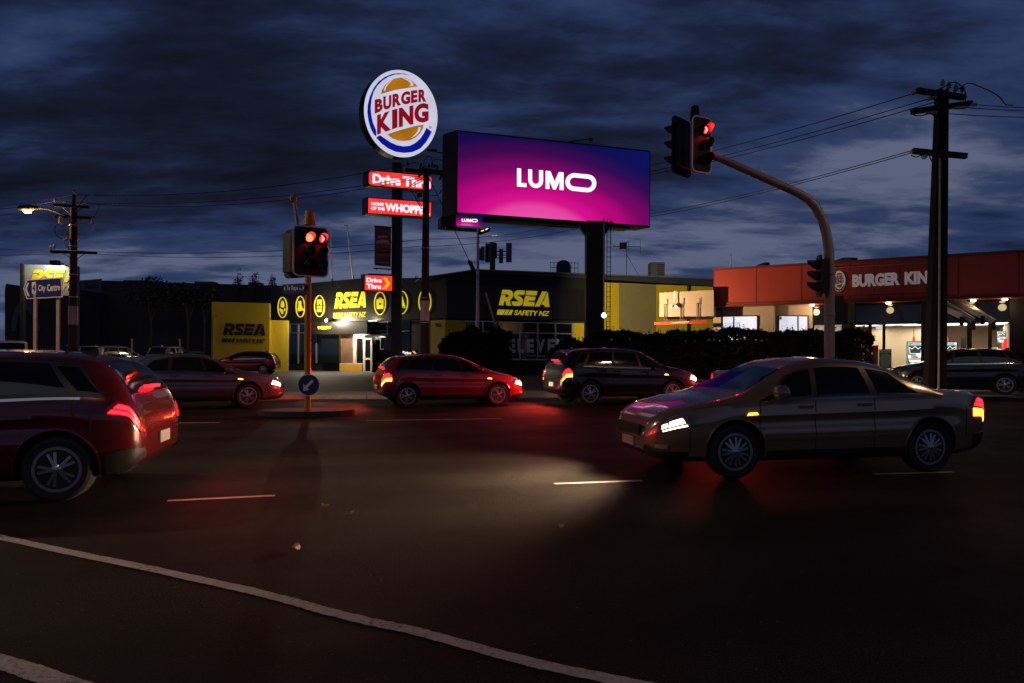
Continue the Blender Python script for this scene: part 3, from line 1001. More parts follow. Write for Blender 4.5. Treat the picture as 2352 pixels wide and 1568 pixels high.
hedge('rounded dark bush beside the slanted pole stay left of the billboard column', gp(1010, 30.5), gp(1175, 30.5), 1.8, GZ, 2.45, 9000, 5, lumpy=.35)
hedge('small dark bush between the white window lettering and the billboard column', gp(1262, 30.6), gp(1350, 30.2), 1.4, GZ, 1.95, 4500, 6, lumpy=.3)

# tussock planting along the verge on the left
rnd = random.Random(11)
tb = MB()
for _ in range(330):
    u = rnd.uniform(-160, 505); Y = rnd.uniform(24.8, 30.5)
    c = gp(u, Y)
    hh = rnd.uniform(.55, 1.0) * (1 if u < 420 else .75)
    for k in range(34):
        a = rnd.uniform(0, 6.28); ln = rnd.uniform(.15, .5)
        q = c + Vector((rnd.gauss(0, .08), rnd.gauss(0, .08), 0))
        m1 = q + Vector((math.cos(a) * ln * .45, math.sin(a) * ln * .45, hh * rnd.uniform(.6, .85)))
        tip = q + Vector((math.cos(a) * ln, math.sin(a) * ln, hh * rnd.uniform(.6, 1.05)))
        sdv = Vector((-math.sin(a), math.cos(a), 0)) * .014
        n = len(tb.v)
        tb.v += [q - sdv, q + sdv, m1 + sdv, m1 - sdv, tip]
        tb.f += [(n, n + 1, n + 2, n + 3), (n + 3, n + 2, n + 4)]; tb.mi += [0, 0]
tag(obj('tussock_planting', tb, mat('tussock', (0.060, 0.055, 0.020), 0.7, 0, 0.5, 2)), 'dark tussock grasses planted along the verge under the blue city sign', 'plants', kind='stuff')

def bush(label, c, r, n, size, seed, trunk=True, name='tree', cat='tree', group=None, m=None):
    c = Vector(c)
    base = Vector((c.x, c.y, GZ))
    t = thing(name, label, cat, base, 0, group)
    mb = MB(); leaf_cloud(mb, c, r, n, size, seed=seed)
    obj('crown', mb, m or M_leafd, t)
    tr = MB()
    tr.tube([base, base + Vector((0.1, 0, c.z * .5)), c + Vector((0, 0, r[2] * .3))], [.14, .10, .03], 7)
    for k in range(4):
        a = k * 1.6
        tr.tube([base + Vector((.05, 0, c.z * .6)), c + Vector((math.cos(a) * r[0] * .5, math.sin(a) * r[1] * .5, r[2] * .2))], [.06, .02], 5)
    obj('trunk', tr, M_bark, t)
    return t
for k, (u, v, Y, rx, rz, lb) in enumerate([
    (345, 676, 60, 2.4, 1.6, 'broad dark tree in front of the long dark warehouse wall'),
    (430, 680, 60, 2.0, 1.3, 'smaller dark tree by the warehouse wall, left of the yellow panel'),
    (468, 684, 61, 1.6, 1.2, 'dark tree by the warehouse wall, nearest the yellow panel'),
    (546, 648, 66, .5, 1.5, 'thin sapling poking above the dark roofline above the yellow panel'),
    (585, 652, 66, .6, 1.5, 'thin sapling above the roofline just left of the twin red lamp signal'),
    (625, 656, 66, .6, 1.1, 'low sapling tip above the roofline beside the twin red lamp signal'),
    (952, 651, 66, .45, .9, 'tiny sapling tip behind the roof between the two dark posts')]):
    p = P(u, v, Y)
    bush(lb, p, (rx, rx * .7, rz), 900 if rx > 1 else 260, .32 if rx > 1 else .22, 40 + k, group='dark trees behind the car park')

# ------------------------------------------------------------------ buildings far left
M_ware = mat('warehouse_wall', (0.040, 0.036, 0.034), 0.8, 0, 0.2, 0.6, stretch=(8, 8, .2))
M_wtrim = mat('warehouse_panel', (0.10, 0.10, 0.11), 0.6, 0, 0.1, 1)
pw = Pl(P(183, 700, 76), 6)
wh = thing('warehouse', 'long low dark warehouse behind the parked utility vehicles', 'building', (pw.o.x + 14, pw.o.y, GZ))
x1, zt = pw.st(183, 643); x2, zt2 = pw.st(745, 652)
m_ = MB().prism([pw.pt(x1, GZ), pw.pt(x2, GZ), pw.pt(x2, zt - .3), pw.pt(x1 + 2.6, zt), pw.pt(x1, zt - .25)], pw.n * -30)
obj('wall', m_, M_ware, wh)
m_ = MB()
for a, b in ((.12, .2), (.42, .50), (.65, .7)):
    m_.box(pw.pt(x1 + (x2 - x1) * (a + b) / 2, zt + .18, -4), ((x2 - x1) * (b - a), 1.5, .5))
parts('roof_vent', m_, M_wtrim, wh)
m_ = MB(); poly(m_, pw, [(183, 644), (234, 640), (234, 705), (183, 705)], d=0.01, th=.06)
obj('sign_panel', m_, M_wtrim, wh)
m_ = MB(); word(m_, pw, 'Plastics', [(196, 650), (226, 650), (226, 663), (196, 664)], d=.08)
obj('lettering', m_, M_ware, wh)
ps_ = Pl(P(12, 700, 70), 3)
sh = thing('shed', 'dark shed with a slanting parapet at the left edge of the view', 'building', (P(36, 700, 70).x, P(36, 700, 70).y, GZ))
m_ = MB()
pts = [ps_.pt(*ps_.st(u, v)) for u, v in ((11, 845), (11, 664), (14, 651), (52, 664), (180, 664), (180, 845))]
m_.prism(pts, ps_.n * -9)
obj('wall', m_, M_ware, sh)
o_ = []; i_ = []
for k in range(24):
    a = math.pi * k / 23
    o_.append(ps_.pt(*ps_.st(62 - 32 * math.cos(a), 760 - 72 * math.sin(a)), .3)); i_.append(ps_.pt(*ps_.st(62 - 21 * math.cos(a), 760 - 48 * math.sin(a)), .3))
m_ = MB()
for k in range(23):
    m_.prism([o_[k], o_[k + 1], i_[k + 1], i_[k]], ps_.n * -.25)
obj('arch_trim', m_, M_wtrim, sh)

# ------------------------------------------------------------------ hoarding with slanted yellow capitals, far left
M_banner = mat('grey_banner', (0.30, 0.31, 0.31), 0.55, 0, 0.22, 1.2, 0.6, 3)
M_yel = mat('yellow_lettering', (0.75, 0.62, 0.03), 0.45, 0, 0.05)
z1 = W(0, 440, 3.137)
pb = Pl(P(60, 640, 46), 10)
hb = thing('hoarding', 'grey banner hoarding with slanted yellow capitals behind the city sign', 'billboard', (P(120, 640, 46).x, P(120, 640, 46).y, GZ))
m_ = MB(); poly(m_, pb, [(200, 662), (590, 668), (590, 900), (200, 900)], z1, .05, .12)
obj('banner_face', m_, M_banner, hb)
m_ = MB()
poly(m_, pb, [(178, 656), (200, 658), (200, 1300), (178, 1300)], z1, 0, .4)
poly(m_, pb, [(590, 672), (616, 676), (616, 1300), (590, 1300)], z1, 0, .4)
parts('post', m_, M_dsteel, hb)
a_, b_ = rsea_logo(pb, z1, [(250, 800), (600, 800), (272, 702)], .18)
obj('lettering', a_, M_yel, hb); obj('small_lettering', b_, M_yel, hb)
m_ = MB()
q = pb.pt(*pb.st(*z1(508, 655)), 1.5)
m_.tube([pb.pt(*pb.st(*z1(508, 662)), .2), q], .05); m_.box(q + Vector((0, 0, -.12)), (.5, .35, .3))
obj('flood_lamp', m_, M_matblack, hb)
lamp('flood_light', 'SPOT', pb.pt(*pb.st(*z1(430, 625)), 1.3), 260, (1, .95, .80), hb, spot_size=R_(150), spot_blend=.7, shadow_soft_size=.15, aim=pb.pt(*pb.st(*z1(390, 740)), 0))

# ------------------------------------------------------------------ safety-wear store
M_dark = mat('store_black_cladding', (0.012, 0.011, 0.010), 0.40, 0.1, 0.2, 1.5, joints=14)
M_green = mat('store_dark_green', (0.008, 0.013, 0.008), 0.7, 0, 0.2, 1)
M_yw = mat('store_yellow_paint', (0.64, 0.46, 0.012), 0.6, 0, 0.12, 0.6, stretch=(1, 1, .4))
M_ywg = mat('store_olive', (0.26, 0.22, 0.09), 0.65, 0, 0.12, 0.8)
M_gl = M_glassd
M_roof = mat('roof_iron', (0.06, 0.065, 0.07), 0.5, 0.3, 0.2, 2)
E_yl = emis('yellow_backlit', (1.0, 0.74, 0.03), 0.92, 0.12, 1.5, base=(.7, .55, .03))
E_yd = emis('yellow_dim_backlit', (1.0, 0.76, 0.02), 0.30, 0.15, 1.5, base=(.7, .55, .03))
Cc = P(1023, 700, 46); Ll = P(622, 700, 56)
yawL = math.degrees(math.atan2(Cc.y - Ll.y, Cc.x - Ll.x))
PL = Pl(Ll, yawL)
PR = Pl(Cc, 15.8)
st = thing('safety_store', 'black and yellow safety wear store with gabled front', 'shop', (Cc.x, Cc.y, GZ))
lenL = (Cc - Ll).to_2d().length
zc = PR.st(1023, 637)[1]
zfb = PL.st(1018, 731)[1]               # underside of the fascia
zL0 = PL.st(640, 657)[1]
# body: left wing, gable block
m_ = MB()
m_.prism([PL.pt(0.3, GZ, -.5), PL.pt(lenL, GZ, -.5), PL.pt(lenL, zfb + .02, -.5), PL.pt(0.3, zfb + .02, -.5)], PL.n * -12)
obj('wall', m_, M_dark, st)
m_ = MB()
m_.prism([PL.pt(0, zfb), PL.pt(lenL, zfb), PL.pt(lenL, zc), PL.pt(lenL * .55, zL0 + .12), PL.pt(0, zL0)], PL.n * -.9)
obj('fascia', m_, M_dark, st)
xr = PR.st(1655, 700)[0]
xk, zk = PR.st(1092, 620)
xk2, zk2 = PR.st(1640, 642)
xy0 = PR.st(1362, 700)[0]
m_ = MB()
m_.prism([PR.pt(0.004, GZ, -.02), PR.pt(xy0, GZ, -.02), PR.pt(xy0, zk - .25, -.02), PR.pt(xk, zk - .12, -.02), PR.pt(0.004, zc - .05, -.02)], PR.n * -.4)
obj('gable_wall', m_, M_green, st)
m_ = MB()
poly(m_, PR, [(1024, 655), (1345, 663), (1345, 735), (1024, 731)], d=-.02, th=.16)
obj('sign_panel', m_, M_dark, st)
# yellow side wall
m_ = MB().prism([PR.pt(xy0, GZ, -.02), PR.pt(xr + 4, GZ, -.02), PR.pt(xr + 4, zk2 - .55, -.02), PR.pt(xy0, zk - .5, -.02)], PR.n * -.4)
obj('side_wall', m_, M_yw, st)
z2 = W(1480, 560, 3.92)
m_ = MB(); poly(m_, PR, [(165, 528), (515, 545), (515, 1200), (165, 1200)], z2, -.02, .05)
obj('olive_wall_area', m_, M_ywg, st)  # greyer olive rectangle on the yellow side wall
m_ = MB()
q0 = PR.st(*z2(825, 550))
m_.tube([PR.pt(q0[0], q0[1], .12), PR.pt(q0[0], GZ, .12)], .09)
obj('downpipe', m_, M_green, st)
# roof of the gable block
m_ = MB()
m_.prism([PR.pt(-1.8, zc - .1, .1), PR.pt(xk, zk, .1), PR.pt(xk, zk - .1, .1), PR.pt(-1.8, zc - .2, .1)], PR.n * -16)
m_.prism([PR.pt(xk, zk, .12), PR.pt(xr + 4, zk2 + .05, .12), PR.pt(xr + 4, zk2 - .60, .12), PR.pt(xk + 11, zk - .35, .12), PR.pt(xk, zk - .16, .12)], PR.n * -16)
obj('roof', m_, M_roof, st)
m_ = MB()
m_.tube([PR.pt(-1.6, zc - .08, .16), PR.pt(xk, zk + .01, .16), PR.pt(xr + 4, zk2 + .07, .16)], .05, 6)
obj('roof_flashing', m_, M_alu, st)
# slanted capitals
z3 = W(1200, 700, 13.835)
z680 = W(680, 620, 5.88)
a_, b_ = rsea_logo(PR, z3, [(345, 698), (2060, 762), (470, 178)], .16, .06)
obj('lettering', a_, E_yd, st); obj('small_lettering', b_, E_yd, st)
a_, b_ = rsea_logo(PL, z680, [(840, 815), (1295, 798), (875, 582)], .01, .03)
obj('lettering', a_, E_yl, st); obj('small_lettering', b_, E_yl, st)
# round pictograms
E_pic = emis('pictogram_yellow', (1.0, 0.76, 0.03), 0.62, 0.15, 1.5, base=(.7, .55, .03))
pics = [(92, 798, 70, 152), (350, 787, 68, 155), (627, 778, 77, 158), (1502, 738, 85, 168), (1812, 727, 94, 171), (2150, 717, 92, 176)]
for cx, cy, rx, ry in pics:
    m_ = MB(); pring(m_, PL, (cx, cy), rx, ry, 11, z680, .02, .05)
    r_ = obj('pictogram_ring', m_, E_pic, st)
    m_ = MB()
    F = lambda pts: poly(m_, PL, pts, z680, .02, .05)
    if cx == 92:        # hard hat over ear muffs
        F([(66, 782), (72, 735), (84, 705), (92, 698), (100, 705), (112, 735), (118, 782), (105, 797), (92, 801), (79, 797)])
        F([(50, 815), (62, 808), (64, 855), (54, 845)]); F([(120, 808), (132, 815), (130, 850), (121, 855)])
        F([(70, 820), (84, 835), (92, 825), (100, 835), (98, 890), (86, 897), (72, 870)])
    elif cx == 350:     # boot
        F([(320, 708), (358, 700), (365, 742), (358, 760), (372, 778), (374, 800), (402, 822), (402, 840), (385, 845), (380, 838), (360, 842), (350, 853), (318, 850), (312, 836), (318, 800), (324, 760)])
    elif cx == 627:     # vest
        F([(594, 686), (608, 684), (616, 765), (594, 768)]); F([(646, 684), (660, 686), (660, 768), (638, 765)]); F([(612, 684), (642, 684), (627, 745)])
        F([(592, 782), (624, 782), (624, 802), (592, 804)]); F([(630, 782), (661, 782), (661, 804), (630, 802)])
        F([(592, 818), (624, 816), (624, 865), (592, 862)]); F([(630, 816), (661, 818), (661, 862), (630, 865)])
    elif cx == 1502:    # first-aid case with a cross cut out of it
        F([(1455, 690), (1462, 680), (1543, 676), (1551, 686), (1551, 728), (1455, 730)]); F([(1455, 766), (1551, 764), (1551, 808), (1543, 817), (1463, 820), (1455, 810)])
        F([(1455, 730), (1482, 730), (1482, 766), (1455, 766)]); F([(1524, 728), (1551, 728), (1551, 764), (1524, 764)])
        F([(1482, 730), (1496, 730), (1496, 735), (1482, 738)]); F([(1510, 730), (1524, 729), (1524, 737), (1510, 735)])
        F([(1482, 758), (1496, 762), (1496, 766), (1482, 766)]); F([(1510, 762), (1524, 758), (1524, 764), (1510, 766)])
        F([(1486, 660), (1520, 656), (1520, 664), (1494, 667), (1494, 679), (1486, 680)]); F([(1512, 666), (1520, 664), (1520, 677), (1512, 678)])
    elif cx == 1812:    # warning triangle
        for q in ([(1818, 620), (1870, 803), (1857, 795), (1818, 655)], [(1818, 620), (1818, 655), (1781, 795), (1766, 803)], [(1766, 803), (1781, 795), (1857, 795), (1870, 803)]):
            F(q)
        F([(1818, 668), (1850, 782), (1822, 785), (1824, 700)]); F([(1812, 690), (1814, 785), (1787, 785)])
    else:
        F([(2120, 690), (2180, 686), (2176, 750), (2124, 752)])
    if m_.f:
        obj('pictogram', m_, E_pic, r_)
# shopfront glazing, left wing
zs = W(700, 780, 7.84)
Pi = PL.off(-.5)
m_ = MB()
poly(m_, Pi, [(-120, 130), (1000, 95), (1000, 890), (-120, 890)], zs, .004, .03)
obj('window', m_, M_gl, st)
m_ = MB(); poly(m_, Pi, [(2210, 75), (2420, 68), (2420, 900), (2210, 905)], zs, .004, .03)
obj('window', m_, M_gl, st)
fr = MB()
for q in ([(95, 130), (115, 130), (115, 300), (95, 300)], [(262, 122), (285, 122), (285, 890), (262, 890)], [(-120, 295), (400, 295), (400, 306), (-120, 308)],
          [(-120, 124), (400, 118), (400, 132), (-120, 138)], [(615, 325), (635, 325), (635, 885), (615, 885)], [(2205, 75), (2222, 75), (2222, 270), (2205, 270)], [(2205, 262), (2420, 255), (2420, 268), (2205, 276)], [(1988, 90), (2008, 90), (2008, 890), (1988, 890)], [(1600, 262), (2045, 255), (2045, 270), (1600, 276)]):
    poly(fr, Pi, q, zs, .04, .06)
obj('window_frame', fr, M_alu, st)
# entrance lobby stands forward of the wing
Pe = PL.off(.35)
m_ = MB()
poly(m_, Pe, [(500, 88), (1590, 84), (1590, 320), (500, 325)], zs, -.86, .86)
obj('entrance_canopy', m_, M_dark, st)
m_ = MB(); word(m_, Pe, 'WELCOME', [(640, 172), (900, 166), (900, 228), (640, 236)], zs, d=.0, th=.03)
obj('lettering', m_, M_yel, st)
m_ = MB(); poly(m_, Pe, [(636, 335), (1265, 335), (1265, 885), (636, 885)], zs, -.40, .03)
obj('window', m_, M_gl, st)
M_post = mat('brown_poster', (0.16, 0.085, 0.05), 0.6, 0, 0.3, 2)
m_ = MB(); poly(m_, Pe, [(1015, 345), (1255, 345), (1255, 880), (1015, 880)], zs, -.365, .02)
obj('window_poster', m_, M_post, st)
M_cream = mat('cream_frame', (0.62, 0.55, 0.46), 0.5, 0, 0.05)
fr = MB()
for q in ([(615, 320), (1590, 318), (1590, 338), (615, 338)], [(1264, 338), (1318, 338), (1318, 895), (1264, 895)], [(1455, 338), (1478, 338), (1478, 1085), (1455, 1085)], [(1318, 372), (1455, 372), (1455, 398), (1318, 398)],
          [(1478, 398), (1600, 398), (1600, 430), (1478, 430)], [(1478, 430), (1497, 430), (1497, 1085), (1478, 1085)], [(1600, 398), (1630, 398), (1630, 1085), (1600, 1085)], [(1497, 780), (1600, 780), (1600, 820), (1497, 820)], [(1006, 884), (1455, 884), (1455, 905), (1006, 905)], [(1478, 1040), (1600, 1040), (1600, 1085), (1478, 1085)]):
    poly(fr, Pe, q, zs, -.36, .08)
obj('door_frame', fr, M_cream, st)
m_ = MB(); poly(m_, Pe, [(1318, 398), (1455, 398), (1455, 884), (1318, 884)], zs, -.40, .03); poly(m_, Pe, [(1497, 430), (1600, 430), (1600, 1040), (1497, 1040)], zs, -.40, .03)
obj('door', m_, M_gl, st)
M_gframe = mat('pale_green_frame', (0.32, 0.42, 0.36), 0.4, 0.2, 0.08)
fr = MB()
for q in ([(1630, 378), (1825, 378), (1825, 392), (1630, 392)], [(1715, 392), (1732, 392), (1732, 610), (1715, 610)], [(1715, 605), (1785, 605), (1785, 622), (1715, 622)], [(1630, 400), (1715, 400), (1715, 425), (1630, 425)], [(1590, 888), (1985, 888), (1985, 900), (1590, 900)]):
    poly(fr, Pe, q, zs, -.7, .06)
obj('inner_frame', fr, M_gframe, st)
m_ = MB(); poly(m_, Pe, [(1630, 392), (1985, 270), (1985, 890), (1630, 890)], zs, -.76, .03)
obj('window', m_, M_gl, st)
M_oran = mat('yellow_plinth', (0.62, 0.33, 0.03), 0.55, 0, 0.08)
m_ = MB(); poly(m_, Pe, [(1002, 907), (1436, 907), (1436, 1090), (1002, 1090)], zs, -.5, .22)
obj('plinth', m_, M_oran, st)
lamp('lobby_light', 'AREA', Pe.pt(*Pe.st(*zs(1400, 345)), .35), 130, (1, .86, .68), st, size=1.2, aim=Pe.pt(*Pe.st(*zs(1400, 1000)), .0))
# yellow corner pier with the street number, second pier
zq = W(1030, 540, 3.92)
m_ = MB()
cz = PR.st(*zq(250, 965))[1]
wpl = lenL - PL.st(*zq(115, 970))[0]
wpr = PR.st(*zq(455, 970))[0]
m_.prism([PL.pt(lenL - wpl, GZ, .01), PL.pt(lenL, GZ, .01) + PR.n * .01, PR.pt(wpr, GZ, .01), PR.pt(wpr, GZ, -.3), PL.pt(lenL, GZ, -.6), PL.pt(lenL - wpl, GZ, -.55)], Vector((0, 0, cz - GZ)))
obj('corner_pier', m_, M_yw, st)
m_ = MB(); word(m_, PL, '793', [(160, 998), (212, 1000), (212, 1034), (160, 1034)], zq, .03, d=.012, th=.03)
obj('street_number', m_, M_matblack, st)
m_ = MB(); poly(m_, PR, [(1482, 997), (1583, 997), (1583, 1400), (1482, 1400)], zq, -.02, .2)
obj('pier', m_, M_yw, st)
m_ = MB(); poly(m_, PR, [(458, 975), (1480, 1000), (1480, 1345), (458, 1345)], zq, -.02, .03)
obj('window', m_, M_gl, st)
fr = MB()
for x in (615, 797, 971, 1143, 1315, 1478):
    y0 = 975 + (x - 458) * .0245
    poly(fr, PR, [(x - 6, y0), (x + 6, y0), (x + 6, 1345), (x - 6, 1345)], zq, .012, .07)
poly(fr, PR, [(458, 1070), (1480, 1094), (1480, 1105), (458, 1081)], zq, .012, .05)
poly(fr, PR, [(458, 972), (1480, 997), (1480, 1006), (458, 981)], zq, .012, .05)
poly(fr, PR, [(458, 1335), (1480, 1345), (1480, 1358), (458, 1348)], zq, .012, .05)
obj('window_frame', fr, M_alu, st)
M_white = mat('white_vinyl', (0.80, 0.79, 0.77), 0.5, 0, 0.05)
m_ = MB()
for ch, x0, x1 in (('E', 865, 928), ('L', 950, 1008), ('E', 1040, 1110), ('V', 1128, 1216), ('E', 1240, 1308), ('N', 1326, 1400)):
    word(m_, PR, ch, [(x0, 1148), (x1, 1150), (x1, 1282), (x0, 1278)], zq, .05, d=.012, th=.008)
obj('window_lettering', m_, M_white, st)
m_ = MB(); word(m_, PR, 'WORKWEAR', [(1040, 1303), (1220, 1307), (1220, 1320), (1040, 1316)], zq, .02, d=.012, th=.008)
obj('window_lettering', m_, M_white, st)
# security lamp below the fascia and soffit lamp washing it
E_lamp = emis('lamp_white', (1.0, 0.90, 0.74), 40)
lp = PL.pt(*PL.st(*zs(935, 62)), .55)
m_ = MB().tube([lp - PL.n * .5, lp], .03, 6); m_.box(lp, (.30, .2, .24), PL.e, PL.n)
sl = obj('security_lamp', m_, M_matblack, st)
m_ = MB().lathe(lp + PL.n * .10, PL.n, [(.11, 0), (.12, .03), (.08, .05)], 16)
obj('lens', m_, E_lamp, sl)
lamp('security_light', 'POINT', lp + PL.n * .9, 800, (1, .84, .60), sl, shadow_soft_size=.12)
wl = PL.pt(*PL.st(*zs(1740, 75)), .22)
m_ = MB().box(wl + Vector((0, 0, -.03)), (.7, .22, .10), PL.e, PL.n)
wf = obj('wash_lamp', m_, M_matblack, st)
m_ = MB().box(wl + Vector((0, 0, .025)), (.62, .16, .01), PL.e, PL.n)
obj('lens', m_, E_lamp, wf)
lamp('wash_light', 'AREA', wl + Vector((0, 0, .05)), 34, (1, .90, .74), wf, shape='RECTANGLE', size=.7, size_y=.2, aim=wl + Vector((0, 0, 3)) - PL.n * .35)
# yellow wing wall at the left end
PY = Pl(P(486, 760, 49), 15.8)
yw = thing('yellow_wall', 'tall yellow wall panel with black slanted capitals left of the store', 'wall', (P(552, 760, 49).x, P(552, 760, 49).y, GZ))
xa, za = PY.st(486, 692); xb, zb_ = PY.st(620, 697)
m_ = MB().prism([PY.pt(0, GZ), PY.pt(xb, GZ), PY.pt(xb, (za + zb_) / 2), PY.pt(0, (za + zb_) / 2)], PY.n * -.5)
obj('panel', m_, M_yw, yw)
z50 = W(500, 520, 3.733)
a_, b_ = rsea_logo(PY, z50, [(180, 1133), (568, 1138), (205, 1025)], .004, .02)
obj('lettering', a_, M_matblack, yw); obj('small_lettering', b_, M_matblack, yw)
m_ = MB(); poly(m_, PY, [(84, 953), (96, 953), (96, 1480), (84, 1480)], z50, .0, .12); poly(m_, PY, [(96, 953), (126, 953), (126, 960), (96, 960)], z50, .0, .12)  # upright olive strip with a short bar at its top
obj('downpipe', m_, M_ywg, yw)
m_ = MB().prism([PY.pt(xb + .01, GZ, -.3), PY.pt(xb + 1.3, GZ, -.3), PY.pt(xb + 1.3, PY.st(640, 735)[1], -.3), PY.pt(xb + .01, PY.st(640, 735)[1], -.3)], PY.n * -.3)
obj('return_panel', m_, M_yw, yw)
M_polew = mat('white_pole', (0.80, 0.79, 0.77), 0.45, 0, 0.04)
# flag poles leaning on the left wing
for k, (pp, lb) in enumerate((([(1183, 695), (1181, 612), (1170, 182)], 'shorter bare white flag pole beside the twin red lamp signal'), ([(1384, 690), (1376, 625), (1318, 126)], 'taller leaning white flag pole left of the hanging banner'))):
    a, b, c = [P(*z50(x, y), 50.9) for x, y in pp]
    t = thing('flag_pole', lb, 'flag pole', a, 0, 'bare flag poles on the store roof')
    obj('pole', MB().tube([b, c], [.075, .045], 8), M_polew, t, True)
    obj('socket', MB().tube([a, b], .045, 8), M_dsteel, t, True)
    obj('finial', MB().box(c + Vector((-.06, 0, 0)), (.26, .07, .07)), M_alu, t)
    d = P(*z50(pp[1][0] + 70, 695), 50.9)
    obj('stay', MB().tube([b, d], .015, 5), M_dsteel, t)

# ------------------------------------------------------------------ restaurant pylon sign
E_white = emis('sign_white', (0.80, 0.80, 1.0), 0.72, 0.10, 0.9)
E_red = emis('sign_maroon', (0.36, 0.004, 0.012), 0.62, 0.15, 0.9, base=(.25, .01, .02))
E_bun = emis('sign_bun', (0.62, 0.23, 0.004), 0.62, 0.25, 1.1, base=(.4, .2, .02))
E_blue = emis('sign_blue', (0.004, 0.010, 0.42), 0.55, 0.15, 0.9, base=(.01, .02, .3))
E_pan = emis('panel_red', (1.0, 0.035, 0.028), 1.15, 0.20, 1.3, base=(.6, .03, .03))
E_panw = emis('panel_white', (0.92, 0.90, 1.0), 1.0, 0.06, 1.3)
E_chev = emis('chevron_amber', (1.0, 0.36, 0.01), 1.0, 0.15, 3)
M_post_d = mat('pylon_brown_black', (0.020, 0.014, 0.013), 0.5, 0.1, 0.2, 2)
M_srim = mat('sign_rim', (0.016, 0.014, 0.013), 0.35, 0.3, 0.2, 2)
py0 = P(909, 700, 32); py0.z = GZ
pyl = thing('pylon_sign', 'tall dark pylon with a round lit burger sign and red lit panels', 'sign', py0)
PP = Pl(P(909, 400, 31.6), 40)
z5 = W(880, 160, 6.533)
zt_ = P(909, 372, 32).z
m_ = MB().box(py0 + Vector((0, .25, (zt_ - GZ) / 2)), (.44, .44, zt_ - GZ))
m_.box(py0 + Vector((0, .25, .2)), (.9, .9, .4))
obj('post', m_, M_post_d, pyl)
def ell(q, n=64, ins=0):
    return [(688 + (596 - ins) * math.cos(2 * math.pi * k / n), 778 + 60 * math.cos(2 * math.pi * k / n) - (706 - ins) * math.sin(2 * math.pi * k / n)) for k in range(n)]
m_ = MB()
front = [PP.pt(*PP.st(*z5(x, y)), .0) for x, y in ell(0, 72)]
m_.prism(front, PP.n * -.46)
disc = obj('sign_drum', m_, M_srim, pyl)
m_ = MB(); poly(m_, PP, ell(0, 96, 6), z5, .0, .012)
obj('face', m_, E_white, disc)
m_ = MB()
poly(m_, PP, [(850,175),(760,140),(650,130),(540,145),(430,190),(330,265),(250,370),(190,500),(155,640),(150,760),(165,880),(200,1010),(250,1110),(293,1150),(291,1050),(240,930),(215,820),(203,690),(215,560),(250,430),(310,330),(390,250),(490,185),(600,150),(700,143),(790,155)], z5, .012, .01)
poly(m_, PP, [(290,1165),(380,1260),(480,1335),(600,1390),(740,1410),(880,1395),(1000,1340),(1090,1240),(1150,1140),(1183,1070),(1098,1007),(1060,1090),(1000,1180),(920,1250),(830,1295),(730,1305),(620,1285),(520,1240),(430,1180),(352,1125)], z5, .012, .01)
obj('crescent', m_, E_blue, disc)
m_ = MB(); poly(m_, PP, [(370,460),(385,400),(430,320),(500,260),(590,215),(680,200),(780,215),(860,250),(920,300),(960,345),(900,350),(760,372),(600,400),(480,430),(385,460)], z5, .012, .01)
obj('upper_bun', m_, E_bun, disc)
m_ = MB(); poly(m_, PP, [(478,1108),(620,1060),(780,1015),(920,975),(1050,955),(1045,1010),(1000,1090),(930,1160),(840,1205),(740,1220),(640,1210),(550,1175),(490,1130)], z5, .012, .01)
obj('lower_bun', m_, E_bun, disc)
m_ = MB()
for q in ([(412,415),(420,375),(450,320),(500,265),(552,237),(500,290),(450,355),(434,412)], [(712,212),(790,225),(850,255),(888,300),(880,330),(825,340),(848,310),(840,285),(800,250)], [(975,995),(1005,1000),(990,1060),(930,1130),(848,1175),(920,1110),(960,1050)]):
    poly(m_, PP, q, z5, .022, .006)
obj('highlight', m_, E_white, disc)
m_ = MB()
for ch, xl, a, b, xr_, c, d in (('B',268,556,782,395,525,730),('U',405,505,728,535,478,692),('R',553,470,680,688,438,640),('G',690,432,642,838,412,620),('E',850,410,615,953,400,592),('R',970,396,597,1095,384,586),
                               ('K',305,802,1120,530,728,1040),('I',547,720,1035,632,698,1000),('N',655,690,1000,888,645,950),('G',903,625,932,1132,602,915)):
    word(m_, PP, ch, [(xl, a), (xr_, c), (xr_, d), (xl, b)], z5, .055 if ch != 'I' else .03, d=.012, th=.012)
obj('lettering', m_, E_red, disc)
m_ = MB(); pring(m_, PP, (1160, 997), 22, 24, 5, z5, .012, .008, 20); word(m_, PP, 'R', [(1150, 986), (1170, 988), (1170, 1009), (1150, 1007)], z5, d=.012, th=.008)
obj('registered_mark', m_, E_red, disc)
z8 = W(850, 150, 2.6133)
def lit_panel(quad, conv, pl, texts, depth, rounded=0, face=E_pan):
    TL, TR, BR, BL = [Vector(pl.st(*conv(*q))) for q in quad]
    def b(x, y):
        return BL.lerp(BR, x).lerp(TL.lerp(TR, x), y)
    w = (TR - TL).length; h = (TL - BL).length
    r = rounded
    pts = [(x / w, y / h) for x, y in (rrect(0, 0, w, h, r) if r else [(w, h), (0, h), (0, 0), (w, 0)])]
    e = .05
    big = [b(.5 + (x - .5) * (1 + 2 * e / w), .5 + (y - .5) * (1 + 2 * e / h)) for x, y in pts]
    m_ = MB().prism([pl.pt(p.x, p.y, 0) for p in big], pl.n * -depth)
    pan = obj('sign_box', m_, M_srim, pyl)
    m_ = MB().prism([pl.pt(*b(x, y), .012) for x, y in pts], pl.n * -.012)
    obj('face', m_, face, pan)
    m_ = MB()
    for t, q, bo in texts:
        word(m_, pl, t, q, conv, bo, d=.012, th=.012)
    obj('lettering', m_, E_panw, pan)
    return pan
PQ = Pl(P(909, 450, 31.7), 40)
